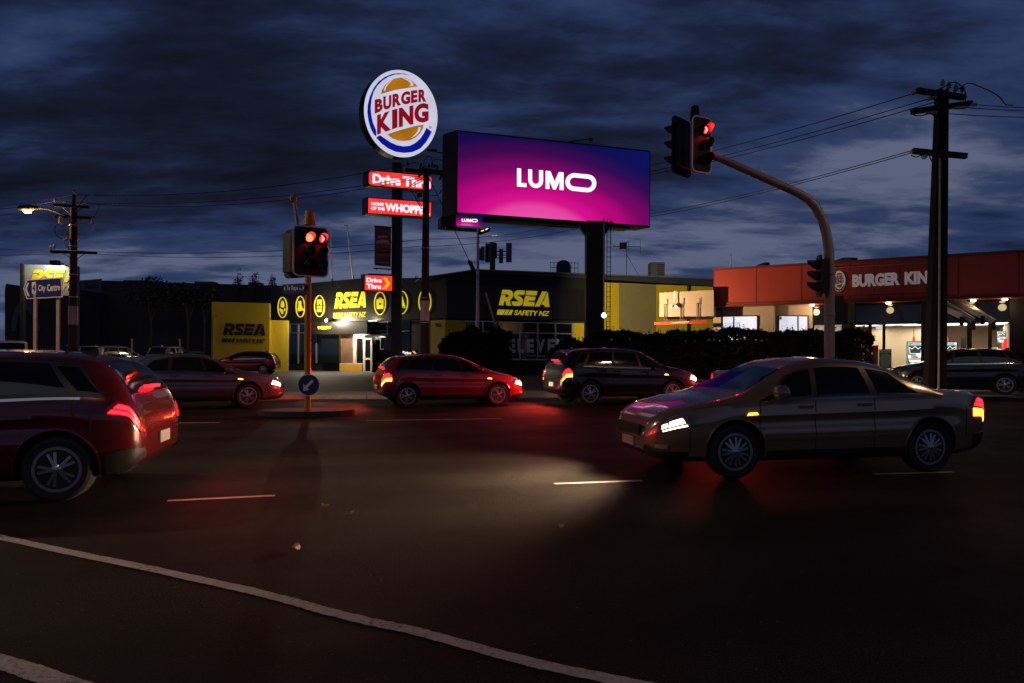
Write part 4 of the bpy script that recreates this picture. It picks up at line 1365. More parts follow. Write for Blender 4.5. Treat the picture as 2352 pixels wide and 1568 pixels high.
lit_panel([(150, 703), (552, 741), (549, 828), (149, 795)], z8, PQ, [('Drive', [(172, 722), (352, 738), (352, 802), (172, 786)], .045), ('Thru', [(366, 739), (543, 757), (543, 820), (366, 803)], .045)], .50, .14)
lit_panel([(146, 880), (549, 909), (546, 1000), (145, 975)], z8, PQ, [('HOME', [(163, 905), (243, 911), (243, 931), (163, 926)], .045), ('OF THE', [(162, 934), (250, 940), (250, 961), (162, 955)], .045), ('WHOPPER', [(252, 910), (541, 934), (541, 989), (252, 962)], .055)], .50)
pan = lit_panel([(1280, 332), (1668, 345), (1668, 555), (1276, 545)], z680, PQ, [('Drive', [(1300, 364), (1520, 375), (1520, 441), (1300, 433)], .045), ('Thru', [(1300, 452), (1506, 462), (1506, 531), (1300, 522)], .045)], .30)
m_ = MB(); poly(m_, PQ, [(1530, 365), (1582, 366), (1647, 452), (1582, 533), (1525, 530), (1588, 450)], z680, .012, .014)
obj('chevron', m_, E_chev, pan)
m_ = MB(); poly(m_, PQ, [(1340, 305), (1668, 318), (1668, 336), (1340, 328)], z680, -.1, .1)
obj('box_cap', m_, M_srim, pan)
# hanging banner on the pylon
M_bnr = mat('brown_banner', (0.13, 0.075, 0.065), 0.7, 0, 0.12, 3)
bz = P(890, 575, 31.7)
bn = thing('banner', 'tall narrow brown banner with a burger picture hanging on the pylon', 'banner', (bz.x, bz.y, P(890, 615, 31.7).z))
m_ = MB(); poly(m_, PQ, [(187, 1060), (292, 1068), (290, 1322), (186, 1312)], z8, -.015, .015)
obj('cloth', m_, M_bnr, bn)
def bar(mb, pl, a, b, conv, r=.03, d=0):
    mb.tube([pl.pt(*pl.st(*conv(*a)), d), pl.pt(*pl.st(*conv(*b)), d)], r, 8)
m_ = MB(); bar(m_, PQ, (184, 1060), (300, 1068), z8); bar(m_, PQ, (182, 1331), (300, 1338), z8)
bar(m_, PQ, (196, 1331), (196, 1343), z8, .015); bar(m_, PQ, (276, 1336), (276, 1350), z8, .015)
parts('arm', m_, M_srim, bn)
M_bt = mat('banner_print', (0.75, 0.64, 0.56), 0.7, 0, 0.1)
m_ = MB()
for k, ch in enumerate('WHOPPER'):
    x = 193 + 13 * k; sag = 10 * ((k - 3) / 3) ** 2
    word(m_, PQ, ch, [(x, 1146 + sag), (x + 11.5, 1146 + sag), (x + 11.5, 1174 + sag * .4), (x, 1174 + sag * .4)], z8, .07, d=.0, th=.006)
word(m_, PQ, 'HOME OF THE', [(206, 1120), (268, 1122), (268, 1138), (206, 1136)], z8, .05, d=0, th=.006)
poly(m_, PQ, [(206, 1291), (271, 1294), (271, 1296), (206, 1293)], z8, 0, .006)
obj('lettering', m_, M_bt, bn)
for nm, cy, ry, col in (('bun_print', 1180, 15, (.22, .12, .07)), ('lettuce_print', 1200, 7, (.10, .12, .05)), ('tomato_print', 1212, 7, (.26, .10, .08)), ('patty_print', 1224, 8, (.035, .02, .015)), ('lower_bun_print', 1241, 9, (.24, .15, .11))):
    m_ = MB()
    pts = [(238 + 47 * math.copysign(abs(math.cos(a)) ** .6, math.cos(a)), cy + 4 - ry * math.copysign(abs(math.sin(a)) ** .8, math.sin(a)) + 1.6 * math.sin(5 * a)) for a in [k * math.pi / 16 for k in range(32)]]
    poly(m_, PQ, pts, z8, 0, .003)
    obj(nm, m_, mat(nm, col, .7, 0, .35, 9), bn)
# small drive-through sign near the ground
ds0 = P(940, 815, 30.5); ds0.z = GZ
ds = thing('direction_sign', 'small low black sign with white lettering and an amber chevron', 'sign', ds0)
PD = Pl(ds0, 10)
m_ = MB(); poly(m_, PD, [(1820, 1272), (1972, 1270), (1972, 1368), (1820, 1366)], z50, -.25, .25)
obj('cabinet', m_, M_matblack, ds)
m_ = MB().box(ds0 + Vector((0, .15, .35)), (.25, .2, .7)); obj('post', m_, M_matblack, ds)
m_ = MB(); word(m_, PD, 'Drive', [(1829, 1280), (1910, 1283), (1910, 1313), (1829, 1312)], z50, .06, d=0, th=.01); word(m_, PD, 'Thru', [(1829, 1318), (1910, 1320), (1910, 1349), (1829, 1348)], z50, .06, d=0, th=.01)
obj('lettering', m_, E_panw, ds)
m_ = MB(); poly(m_, PD, [(1915, 1279), (1938, 1279), (1968, 1314), (1938, 1349), (1915, 1349), (1943, 1314)], z50, 0, .01)
obj('chevron', m_, E_chev, ds)

# ------------------------------------------------------------------ digital billboard
zl = W(1050, 300, 3.92)
BL0 = P(1052, 302, 34.0); BR0 = P(1492, 345, 37.2)
PB = Pl(BL0, math.degrees(math.atan2(BR0.y - BL0.y, BR0.x - BL0.x)))
def screen_mat():
    m = bpy.data.materials.new('billboard_screen'); m.use_nodes = True
    nt = m.node_tree; N = nt.nodes.new; L = nt.links.new
    b = nt.nodes['Principled BSDF']
    tc = N('ShaderNodeTexCoord'); sp = N('ShaderNodeSeparateXYZ'); L(tc.outputs['Generated'], sp.inputs[0])
    def M(op, a, c, cl=False):
        n = N('ShaderNodeMath'); n.operation = op; n.use_clamp = cl
        for i, q in enumerate((a, c)):
            if q is None: continue
            if isinstance(q, (int, float)): n.inputs[i].default_value = q
            else: L(q, n.inputs[i])
        return n.outputs[0]
    X, Z = sp.outputs[0], sp.outputs[2]
    dx = M('MULTIPLY', M('SUBTRACT', X, .39), 1.30); dz = M('MULTIPLY', M('ADD', Z, .17), .98)
    d = M('SQRT', M('ADD', M('MULTIPLY', dx, dx), M('MULTIPLY', dz, dz)), None)
    r = N('ShaderNodeValToRGB'); e = r.color_ramp.elements
    e[0].position = .12; e[0].color = (.80, .09, .40, 1)
    e[1].position = 1.18 / 1.2; e[1].color = (.006, .002, .055, 1)
    for p, c in ((.24, (.80, .06, .36, 1)), (.34, (.66, .004, .26, 1)), (.48, (.46, .001, .19, 1)), (.66, (.17, .0008, .115, 1)), (.84, (.042, .001, .070, 1))):
        q = e.new(p); q.color = c
    r.color_ramp.interpolation = 'EASE'
    L(M('DIVIDE', d, 1.2), r.inputs[0])
    # blue corner, upper right
    bx = M('SUBTRACT', 1.0, X); bz_ = M('MULTIPLY', M('SUBTRACT', .92, Z), .75)
    bd = M('SQRT', M('ADD', M('MULTIPLY', bx, bx), M('MULTIPLY', bz_, bz_)), None)
    f = M('SUBTRACT', 1.0, M('DIVIDE', bd, .56), True)
    f = M('POWER', f, 1.25)
    mx = N('ShaderNodeMix'); mx.data_type = 'RGBA'
    L(f, mx.inputs[0]); L(r.outputs[0], mx.inputs[6]); mx.inputs[7].default_value = (.002, .004, .105, 1)
    L(mx.outputs[2], b.inputs['Emission Color'])
    b.inputs['Emission Strength'].default_value = 1.0
    b.inputs['Base Color'].default_value = (.01, .01, .01, 1)
    b.inputs['Roughness'].default_value = .5
    return m
M_screen = screen_mat()
E_scw = emis('screen_white', (1, 1, 1), 1.3)
M_cab = mat('billboard_cabinet', (0.007, 0.006, 0.0055), 0.5, 0.2, 0.25, 2)
cb = P(1365, 700, 35.9); cb.z = GZ
bb = thing('billboard', 'large digital billboard glowing magenta and blue on a thick dark column', 'billboard', cb)
sW, _ = PB.st(1492, 345)
_, zTop = PB.st(1052, 302); _, zBot = PB.st(1050, 487)
m_ = MB()
fp = [PB.pt(-.06, 0, 0), PB.pt(sW + .06, 0, 0), PB.pt(sW - .3, 0, -1.1), PB.pt(-.2, 0, -1.1) ]
bk = P(1016, 400, 34.75); fp[3] = Vector((bk.x, bk.y, 0))
m_.prism([p + Vector((0, 0, zBot - .10)) for p in fp], Vector((0, 0, zTop - zBot + .18)))
obj('cabinet', m_, M_cab, bb)
m_ = MB().prism([PB.pt(0, zBot, .02), PB.pt(sW, zBot, .02), PB.pt(sW, zTop, .02), PB.pt(0, zTop, .02)], PB.n * -.019)
scr = obj('screen', m_, M_screen, bb)
LUMO_P = [[(867,446),(905,449),(905,587),(957,591),(957,627),(867,620)],
 [(975,456),(1011,459),(1011,560),(1015,578),(1027,592),(1045,598),(1062,594),(1075,582),(1079,565),(1079,464),(1117,467),(1117,572),(1108,603),(1088,625),(1060,635),(1032,633),(1002,617),(983,590),(975,560)],
 [(1142,470),(1187,474),(1228,575),(1270,482),(1314,487),(1314,656),(1277,653),(1277,562),(1240,650),(1214,648),(1178,560),(1178,645),(1142,641)]]
def lumo(pl, conv, d, th):
    m = MB()
    for q in LUMO_P:
        poly(m, pl, q, conv, d, th)
    def stad(h):
        pts = []
        L_, R__ = 1418, 1545
        for k in range(13):
            a = R_(90 + 180 * k / 12)
            pts.append((L_ + h * math.cos(a), 578 - h * math.sin(a)))
        for k in range(13):
            a = R_(-90 + 180 * k / 12)
            pts.append((R__ + h * math.cos(a), 591 - h * math.sin(a)))
        return [pl.pt(*pl.st(*conv(x, y)), d + th) for x, y in pts]
    m.ring(stad(85), stad(45), pl.n * -th)
    return m
obj('lettering', lumo(PB, zl, .02, .012), E_scw, scr)
PB2 = PB.off(.15)
m_ = MB(); poly(m_, PB2, [(285, 890), (537, 906), (535, 1003), (285, 990)], zl, -.10, .10)
sc2 = obj('small_screen', m_, M_screen, bb)
f = aff([(867, 446), (867, 620), (1630, 590)], [(335, 929), (335, 959), (489, 949)])
obj('lettering', lumo(PB2, lambda x, y: zl(*f(x, y)), .0, .012), E_scw, sc2)
m_ = MB(); poly(m_, PB, [(142, 905), (295, 905), (295, 1012), (142, 1000)], zl, -1.0, .9)
m_.box(PB.pt(.6, zBot - .75, -.5), (2.2, .6, .08), PB.e, PB.n)
obj('control_box', m_, M_cab, bb)
m_ = MB(); poly(m_, PB, [(540, 905), (1975, 1012), (1975, 1024), (1440, 994), (540, 932)], zl, -.9, .8)
obj('underbeam', m_, M_cab, bb)
top = zBot - .1
m_ = MB().box(cb + Vector((0, 0, (top - GZ) / 2)), (.95, .95, top - GZ))
m_.box(cb + Vector((-.36, -.5, (top - GZ) / 2)), (.10, .14, top - GZ)); m_.box(cb + Vector((.36, -.5, (top - GZ) / 2)), (.10, .14, top - GZ))
m_.prism([cb + Vector((-.95, -.2, top - GZ)), cb + Vector((-.47, -.2, top - GZ - .75)), cb + Vector((.47, -.2, top - GZ - .75)), cb + Vector((.95, -.2, top - GZ))], (0, .5, 0))
m_.box(cb + Vector((0, 0, .15)), (1.5, 1.5, .3))
obj('column', m_, M_cab, bb)
m_ = MB()
for dx in (.62, .80):
    m_.tube([cb + Vector((dx, -.2, 1.6)), cb + Vector((dx, -.2, top))], .022, 6)
for k in range(24):
    m_.tube([cb + Vector((.60, -.2, 1.8 + k * .26)), cb + Vector((.86, -.2, 1.8 + k * .26))], .014, 5)
obj('ladder', m_, M_dsteel, bb)
m_ = MB().tube([cb + Vector((.40, -.62, 1.2)), cb + Vector((.40, -.62, top))], .035, 8)
obj('conduit', m_, M_steel, bb)
m_ = MB(); bar(m_, PB, (1255, 181), (1625, 126), zl, .03, -.6)
q = PB.pt(*PB.st(*zl(1625, 126)), -.6); m_.lathe(q + Vector((0, 0, .05)), (0, 0, -1), [(.05, 0), (.10, .08), (.08, .18)], 12)
obj('camera_arm', m_, M_cab, bb)
m_ = MB(); q = P(1019, 352, 34.5)
m_.tube([q, q + Vector((-.75, -.3, .06))], .035, 6); m_.box(q + Vector((-.55, -.3, .05)), (.5, .12, .10))
obj('side_camera', m_, M_matblack, bb)

# floodlight mast and its lamp (left of the bushes)
fm0 = P(1097, 700, 33); fm0.z = GZ
fm = thing('floodlight_mast', 'slim grey floodlight mast under the small billboard screen', 'lamp post', fm0)
q = P(1098, 524, 33)
m_ = MB().tube([fm0, q], [.09, .065], 10); obj('mast', m_, M_steel, fm, True)
h = P(1108, 531, 33)
m_ = MB().box(h + Vector((.1, 0, 0)), (.55, .5, .10), (.92, 0, .38), (0, 1, 0), (-.38, 0, .92)); m_.tube([q, h], .03, 6)
hd = obj('lamp_head', m_, M_matblack, fm)
E_sod = emis('sodium_lens', (1.0, .55, .12), 5)
m_ = MB()
for k in range(2):
    m_.box(h + Vector((.02 + .2 * k, -.05, -.015 + .08 * k)), (.14, .40, .02), (.92, 0, .38), (0, 1, 0), (-.38, 0, .92))
obj('lens', m_, E_sod, hd)
lamp('floodlight', 'SPOT', h + Vector((.35, -.3, -.25)), 11000, (1, .80, .50), hd, spot_size=R_(44), spot_blend=.7, shadow_soft_size=.2, aim=(11.2, 50, 3.4))
# column lamp brought forward on an added post to light canopy and fascia
cl = P(1386, 724, 31.4)
t = thing('flood_lamp', 'bright small white floodlight on an added thin dark post beside the thick billboard column', 'lamp', Vector((cl.x, cl.y, GZ)))
obj('post', MB().tube([Vector((cl.x, cl.y, GZ)), cl - Vector((0, 0, .05))], .035, 8), M_matblack, t)
m_ = MB().box(cl + Vector((0, .05, 0)), (.24, .16, .20)); hs = obj('housing', m_, M_matblack, t)
m_ = MB().lathe(cl + Vector((.02, -.03, 0)), (.3, -1, 0), [(.09, 0), (.10, .02), (.06, .05)], 14); obj('lens', m_, E_lamp, hs)
lamp('flood_light', 'SPOT', cl + Vector((.12, -.16, .0)), 2300, (1, .66, .36), hs, shadow_soft_size=.08, spot_size=R_(80), spot_blend=.6, aim=(8.2, 33.0, 4.9))

# ------------------------------------------------------------------ roof things beyond
def roof_box(label, u0, v0, u1, v1, Y, name, cat, m, grille=None):
    a = P(u0, v1, Y); b = P(u1, v0, Y)
    c = Vector(((a.x + b.x) / 2, Y, a.z))
    t = thing(name, label, cat, c)
    m_ = MB().box(c + Vector((0, .6, (b.z - a.z) / 2)), (b.x - a.x, 1.2, b.z - a.z)); obj('casing', m_, m, t)
    m_ = MB()
    for k in range(7):
        z = a.z + (b.z - a.z) * (k + .7) / 8
        m_.box(Vector((c.x + (b.x - a.x) * .22, Y - .02, z)), ((b.x - a.x) * .46, .05, (b.z - a.z) * .05))
    obj('grille', m_, M_matblack, t)
    return t
roof_box('grey boxy air conditioning unit on the long dark roof right of the aerial', 1495, 602, 1527, 638, 55, 'air_conditioner', 'air conditioner', M_wtrim)
roof_box('pale low air conditioning unit on the red restaurant roof', 1939, 591, 1970, 606, 38, 'air_conditioner', 'air conditioner', M_concrete)
roof_box('small dark roof vent box above the orange red fascia', 1756, 602, 1768, 618, 38, 'roof_vent', 'vent', M_wtrim)
# domed vent with a railing
a = P(1294, 625, 58); t = thing('domed_vent', 'dark domed roof vent inside a small railing', 'vent', a)
m_ = MB().lathe(a + Vector((0, 0, -.4)), (0, 0, 1), [(.62, 0), (.62, 1.0), (.5, 1.25), (.25, 1.4), (.05, 1.44)], 18); obj('dome', m_, M_dsteel, t, True)
m_ = MB()
for k in range(9):
    x = -1.15 + k * .29
    m_.tube([a + Vector((x, -.8, -.4)), a + Vector((x, -.8, .75))], .022, 5)
m_.tube([a + Vector((-1.15, -.8, .72)), a + Vector((1.2, -.8, .68))], .022, 5); m_.tube([a + Vector((-1.15, -.8, .3)), a + Vector((1.2, -.8, .26))], .022, 5)
m_.box(a + Vector((0, -.4, -.42)), (2.8, 1.4, .12))
obj('railing', m_, M_dsteel, t)
# phone mast
a = P(1130, 640, 66); t = thing('phone_mast', 'phone mast with upright panel antennas behind the gable roof', 'antenna', a)
tp = P(1132, 562, 66)
m_ = MB().tube([a - Vector((0, 0, 3)), tp], .28, 10); m_.lathe(tp, (0, 0, 1), [(.42, -1.2), (.42, .1), (.3, .2)], 14)
obj('mast', m_, M_dsteel, t, True)
m_ = MB()
for v in (577, 586, 592):
    m_.tube([P(1108, v, 66), P(1170, v, 66)], .05, 6)
obj('arm', m_, M_dsteel, t)
for u, v0, v1, w in ((1109, 566, 598, .35), (1118, 566, 600, .30), (1122, 559, 602, .62), (1151, 572, 604, .40), (1169, 558, 602, .55), (1104, 570, 597, .25)):
    p = P(u, v0, 65.6); q = P(u, v1, 65.6)
    obj('panel_antenna', MB().box((p + q) / 2, (w, .3, p.z - q.z)), M_wtrim, t)
# television aerial
a = P(1439, 632, 54); t = thing('television_aerial', 'thin television aerial standing on the dark roof behind the column', 'antenna', a)
zz = W(1480, 560, 3.92)
m_ = MB().tube([a, P(*zz(238, 135), 54)], .03, 6); m_.tube([P(*zz(240, 260), 54), P(*zz(352, 455), 54)], .02, 5)
obj('mast', m_, M_dsteel, t)
m_ = MB().tube([P(*zz(108, 176), 54), P(*zz(375, 182), 54)], .03, 6)
for x, h in ((112, 26), (150, 12), (188, 40), (205, 30), (258, 110), (370, 120)):
    m_.tube([P(*zz(x, 178 - h * .5), 54), P(*zz(x, 178 + h * .6), 54)], .016, 5)
m_.box(P(*zz(205, 172), 54), (.55, .2, .5))
obj('elements', m_, M_dsteel, t)
a = P(1679, 617, 38)
single('whip_aerial', MB().tube([a, P(1679, 582, 38)], [.03, .02], 6), M_alu, 'single thin white whip aerial above the orange red fascia', 'antenna', base=a)

# ------------------------------------------------------------------ traffic signals
M_sigy = mat('signal_yellow', (0.42, 0.20, 0.012), 0.5, 0, 0.15, 4)
M_border = mat('signal_border', (0.78, 0.72, 0.70), 0.5, 0, 0.05)
M_pole = mat('signal_pole', (0.30, 0.27, 0.23), 0.55, 0.2, 0.15, 3)
E_sig = emis('signal_red', (1.0, .03, .03), 14)
E_sigo = emis('signal_red_dots', (1.0, .09, .03), 7)
M_visor = mat('visor_black', (0.022, 0.020, 0.020), 0.5)
M_lens = mat('unlit_lens', (0.015, 0.010, 0.010), 0.2)
def visor(mb, c, n, r, ln, e):
    """open cut-away hood round a lens"""
    up = Vector((0, 0, 1))
    vs = []; K = 22
    for layer in (r, r - .008):
        for j in range(3):
            for k in range(K):
                a = R_(-58 + 296 * k / (K - 1))
                sn_ = math.sin(a); l_ = ln * .9 * (j / 2) * (.60 + .40 * math.sqrt(sn_) if sn_ > 0 else .60 * (1 - sn_ * sn_ * 1.1))
                vs.append(c + e * math.cos(a) * layer + up * math.sin(a) * layer + n * l_)
    m = 3 * K; fs = []
    for L_ in (0, 1):
        for j in range(2):
            for k in range(K - 1):
                q = L_ * m + j * K + k
                fs.append((q, q + 1, q + K + 1, q + K))
    for k in range(K - 1):
        fs.append((2 * K + k, 2 * K + k + 1, m + 2 * K + k + 1, m + 2 * K + k))
    mb.add(vs, fs)
def head(parent, pl, c, w, h, cols, lit, border=True, arrows=(), back=True, r=.1):
    """one lantern: rounded black board, cases, lenses and hoods; c is its centre on plane pl"""
    cx, cz = c
    pts = [pl.pt(cx + x, cz + z, 0) for x, z in rrect(-w / 2, -h / 2, w / 2, h / 2, .13)]
    hd_ = obj('signal_head', MB().prism(pts, pl.n * -.03), M_matblack, parent)
    if border:
        o_ = [pl.pt(cx + x, cz + z, .006) for x, z in rrect(-w / 2, -h / 2, w / 2, h / 2, .13)]
        i_ = [pl.pt(cx + x, cz + z, .006) for x, z in rrect(-w / 2 + .032, -h / 2 + .032, w / 2 - .032, h / 2 - .032, .105)]
        obj('border', MB().ring(o_, i_, pl.n * -.042), M_border, hd_)
    m_ = MB()
    for i in range(cols):
        x = cx + (i - (cols - 1) / 2) * .30
        m_.box(pl.pt(x, cz, -.11), (.27, .17, h * .78), pl.e, pl.n)
    obj('case', m_, M_black, hd_)
    for i in range(cols):
        x = cx + (i - (cols - 1) / 2) * .30 + (.10 if cols == 2 else .06)
        for j in range(3):
            z = cz + (1 - j) * h * .262
            p = pl.pt(x, z, .03)
            on = lit and j == 0
            m_ = MB().lathe(pl.pt(x, z, .0), pl.n, [(r * 1.12, 0), (r * 1.12, .03), (r, .035)], 24)
            obj('lens_ring', m_, M_matblack, hd_)
            ln_ = MB()
            if not on:
                ln_.lathe(p + pl.n * .006, pl.n, [(r, 0), (r * .7, .012), (.01, .018)], 20)
                obj('lens', ln_, M_lens, hd_)
            elif i in arrows:
                ln_.lathe(p + pl.n * .006, pl.n, [(r, 0), (.01, .004)], 20)
                obj('lens', ln_, M_lens, hd_)
                a_ = MB()
                s = r * .74
                q = [(-.35, 1), (.12, 1), (.85, 0), (.12, -1), (-.35, -1), (.30, 0)]
                a_.prism([pl.pt(x + X * s, z + Z * s, .055) for X, Z in q], pl.n * -.01)
                obj('lit_arrow', a_, E_sig, hd_)
            else:
                for ring_r, nn in ((0, 1), (.022, 6), (.044, 12), (.066, 18), (.086, 24)):
                    for k in range(nn):
                        a = 2 * math.pi * k / nn
                        ln_.lathe(pl.pt(x + ring_r * math.cos(a), z + ring_r * math.sin(a), .04), pl.n, [(.0095, 0), (.006, .008)], 7)
                obj('lit_dots', ln_, E_sigo, hd_)
                b_ = MB().lathe(p + pl.n * .002, pl.n, [(r, 0), (.01, .002)], 20)
                obj('lens', b_, emis('signal_red_lens', (1, .02, .02), 2.0, base=(.2, 0, 0)), hd_)
            v_ = MB(); visor(v_, pl.pt(x, z, .02), pl.n, r * 1.15, .25, pl.e)
            obj('visor', v_, M_visor, hd_)
            if on:
                lamp('signal_light', 'POINT', pl.pt(x, z, .09), 9.0, (1, .03, .03), hd_, shadow_soft_size=.05)
    return hd_
# island signal, left of centre
Y1 = 16.2
sb = P(707, 800, Y1); sb.z = .12
ts = thing('traffic_signal', 'yellow traffic signal post with two red lamps side by side', 'traffic light', sb)
tpz = P(707, 515, Y1).z
obj('post', MB().tube([sb, Vector((sb.x, sb.y, tpz))], .075, 16), M_sigy, ts, True)
PS = Pl(sb + Vector((.0, -.13, 0)), 32)
x_, z_ = PS.st(714, 577)
head(ts, PS, (x_, z_), .84, 1.20, 2, True, arrows=(1,))
PS2 = Pl(sb + Vector((-.2, .14, 0)), 150)
x2_, z2_ = PS2.st(683, 580)
head(ts, PS2, (x2_, z2_ - .02), .84, 1.18, 2, False, border=False)
m_ = MB().lathe(Vector((sb.x + .02, sb.y, tpz - .02)), (0, 0, 1), [(.145, 0), (.10, .33), (.085, .34)], 16)
obj('post_cap', m_, M_sigy, ts)
m_ = MB()
q = P(684, 520, Y1); e_ = P(676, 458, Y1)
m_.tube([q, e_], .045, 10); m_.tube([q, Vector((sb.x, sb.y, q.z - .1))], .03, 8)
obj('detector_arm', m_, M_pole, ts)
m_ = MB().lathe(e_ + Vector((.05, 0, .03)), (-1, -.3, 0), [(.03, -.02), (.09, .0), (.11, .06), (.09, .12), (.03, .15)], 18)
obj('detector', m_, M_pole, ts, True)
m_ = MB()
for v in (651, 672):
    m_.lathe(Vector((sb.x, sb.y, P(707, v, Y1).z)), (0, 0, 1), [(.079, -.01), (.079, .01)], 16)
parts('clamp', m_, M_steel, ts)
PF = Pl(sb + Vector((0, -.085, 0)), 2)
m_ = MB(); word(m_, PF, '6', [(933 / 1, 0), (967, 0), (967, 30), (933, 30)], lambda x, y: z50(x, y + 678), .05, d=0, th=.004)
obj('post_number', m_, M_matblack, ts)
# street name blade on the post
PT = Pl(sb + Vector((0, -.10, 0)), -18)
M_blue = mat('sign_blue_sheet', (0.014, 0.022, 0.13), 0.45, 0, 0.1)
M_swhite = mat('sign_white_sheet', (0.80, 0.76, 0.73), 0.5, 0, 0.05)
bs = thing('street_sign', 'blue street name blade with white letters on the yellow signal post', 'sign', P(676, 672, Y1))
m_ = MB(); poly(m_, PT, [(93, 466), (415, 448), (415, 583), (95, 600)], z680, 0, .02); obj('blade', m_, M_blue, bs)
m_ = MB(); word(m_, PT, 'Te Rapa', [(152, 484), (318, 475), (318, 566), (152, 574)], z680, .01, d=.02, th=.004)
word(m_, PT, 'Rd', [(340, 520), (368, 518), (368, 545), (340, 547)], z680, .01, d=.02, th=.004)
poly(m_, PT, [(112, 528), (133, 496), (133, 562)], z680, .02, .004); poly(m_, PT, [(408, 520), (386, 480), (386, 553)], z680, .02, .004)
obj('lettering', m_, M_swhite, bs)
# keep-left disc low on the post
PK = Pl(sb + Vector((0, -.11, 0)), 4)
kl = thing('keep_left_sign', 'round blue disc sign with a white arrow low on the yellow signal post', 'sign', P(709, 912, Y1))
c = PK.st(709, 884)
m_ = MB().lathe(PK.pt(*c, 0), PK.n, [(.26, -.004), (.26, .004)], 32); obj('disc', m_, mat('keep_left_blue', (0.012, 0.030, 0.16), 0.4, 0, 0.05), kl)
m_ = MB().ring([PK.pt(c[0] + .26 * math.cos(k * .1963), c[1] + .26 * math.sin(k * .1963), .008) for k in range(32)], [PK.pt(c[0] + .243 * math.cos(k * .1963), c[1] + .243 * math.sin(k * .1963), .008) for k in range(32)], PK.n * -.004)
q = [(-.13, -.15), (-.13, .03), (-.08, -.02), (.08, .14), (.13, .09), (-.03, -.07), (.02, -.12)]
m_.prism([PK.pt(c[0] + x * .95, c[1] + z * .95, .008) for x, z in q], PK.n * -.004)
obj('arrow', m_, M_swhite, kl)
# traffic island under it
m_ = MB()
isl = [sb + DX * (1.1 * math.cos(k * .2618)) + DN * (.60 * math.sin(k * .2618)) for k in range(24)]
m_.prism([Vector((p.x, p.y, .12)) for p in isl], (0, 0, -.125))
tag(obj('traffic_island', m_, M_lot), kind='structure')

# mast-arm signal on the right
Y2 = 15.0
ab = P(1905, 800, Y2); ab.z = .12
ma = thing('mast_arm_signal', 'tall grey curved mast arm carrying a red arrow signal', 'traffic light', ab)
path = [P(u, v, Y2) for u, v in ((1636, 357), (1662, 367), (1700, 384), (1750, 406), (1800, 428), (1835, 444), (1856, 457), (1874, 476), (1888, 502), (1898, 535), (1904, 575), (1905.5, 620))]
path += [Vector((ab.x, ab.y, P(1905, 700, Y2).z)), Vector((ab.x, ab.y, .12))]
n_ = len(path)
obj('mast', MB().tube(path, [.078 + .030 * min(1, i / (n_ - 3)) for i in range(n_)], 18), M_pole, ma, True)
m_ = MB()
for v in (628, 722):
    m_.lathe(Vector((ab.x, ab.y, P(1905, v, Y2).z)), (0, 0, 1), [(.118, -.03), (.122, 0), (.118, .03)], 18)
m_.box(ab + Vector((0, 0, .02)), (.45, .45, .05))
parts('collar', m_, M_pole, ma)
PM = Pl(P(1612, 332, Y2 - .12), 26)
head(ma, PM, PM.st(1612, 332), .56, 1.24, 1, True, arrows=(0,))
PM2 = Pl(P(1562, 338, Y2 + .25), -135)
head(ma, PM2, PM2.st(1564, 338), .78, 1.28, 2, False, border=False)
m_ = MB().lathe(P(1596, 276, Y2 + .05), (0, 0, 1), [(.11, 0), (.085, .30), (.07, .31)], 12); obj('arm_cap', m_, M_matblack, ma)
m_ = MB().tube([P(1640, 359, Y2), P(1596, 345, Y2 + .1)], .07, 10); m_.tube([P(1596, 276, Y2 + .05), P(1596, 395, Y2 + .05)], .05, 8); obj('bracket', m_, M_matblack, ma)
PM3 = Pl(P(1878, 634, Y2 - .02), -100)
head(ma, PM3, PM3.st(1880, 634), .42, .92, 1, False, border=False, r=.09)
m_ = MB().box(P(1922, 700, Y2 + .1), (.20, .25, .40)); m_.tube([P(1905, 660, Y2), P(1880, 640, Y2)], .03, 6); m_.tube([P(1905, 715, Y2), P(1930, 715, Y2)], .03, 6)
obj('junction_box', m_, M_matblack, ma)
m_ = MB().box(P(1929, 720, Y2 + .05), (.26, .20, .46)); ped = obj('crossing_lantern', m_, M_black, ma)
m_ = MB().ring([P(1929, 720, Y2 - .06) + Vector((x, 0, z)) for x, z in rrect(-.14, -.24, .14, .24, .03)], [P(1929, 720, Y2 - .06) + Vector((x, 0, z)) for x, z in rrect(-.122, -.222, .122, .222, .03)], (0, .02, 0))
obj('lantern_trim', m_, M_dsteel, ped)
m_ = MB()
isl = [ab + DX * (3.2 * math.cos(k * .2618)) + DN * (.85 * math.sin(k * .2618)) for k in range(24)]
m_.prism([Vector((p.x, p.y, .12)) for p in isl], (0, 0, -.125))
tag(obj('traffic_island', m_, M_lot), kind='structure')

# blue city sign on two posts
Y3 = 21.0
cs0 = P(100, 800, Y3); cs0.z = 0.13
cs = thing('city_sign', 'blue arrow shaped road sign reading City Centre on two grey posts', 'sign', cs0)
PC = Pl(P(100, 660, Y3), -8)
m_ = MB(); poly(m_, PC, [(180, 845), (207, 775), (475, 758), (481, 910), (205, 925)], z1, -.03, .03); obj('back_panel', m_, M_swhite, cs)
m_ = MB(); poly(m_, PC, [(187, 846), (212, 782), (470, 766), (475, 904), (211, 918)], z1, 0, .006); obj('panel', m_, M_blue, cs)
m_ = MB(); poly(m_, PC, [(214, 800), (226, 799), (208, 848), (230, 902), (217, 903), (195, 850)], z1, .006, .006)
word(m_, PC, 'City', [(296, 818), (352, 814), (352, 874), (296, 878)], z1, .02, d=.006, th=.006); word(m_, PC, 'Centre', [(366, 812), (464, 806), (464, 860), (366, 866)], z1, .02, d=.006, th=.006)
poly(m_, PC, [(248, 795), (279, 793), (280, 876), (264, 896), (249, 880)], z1, .006, .006)
obj('lettering', m_, M_swhite, cs)
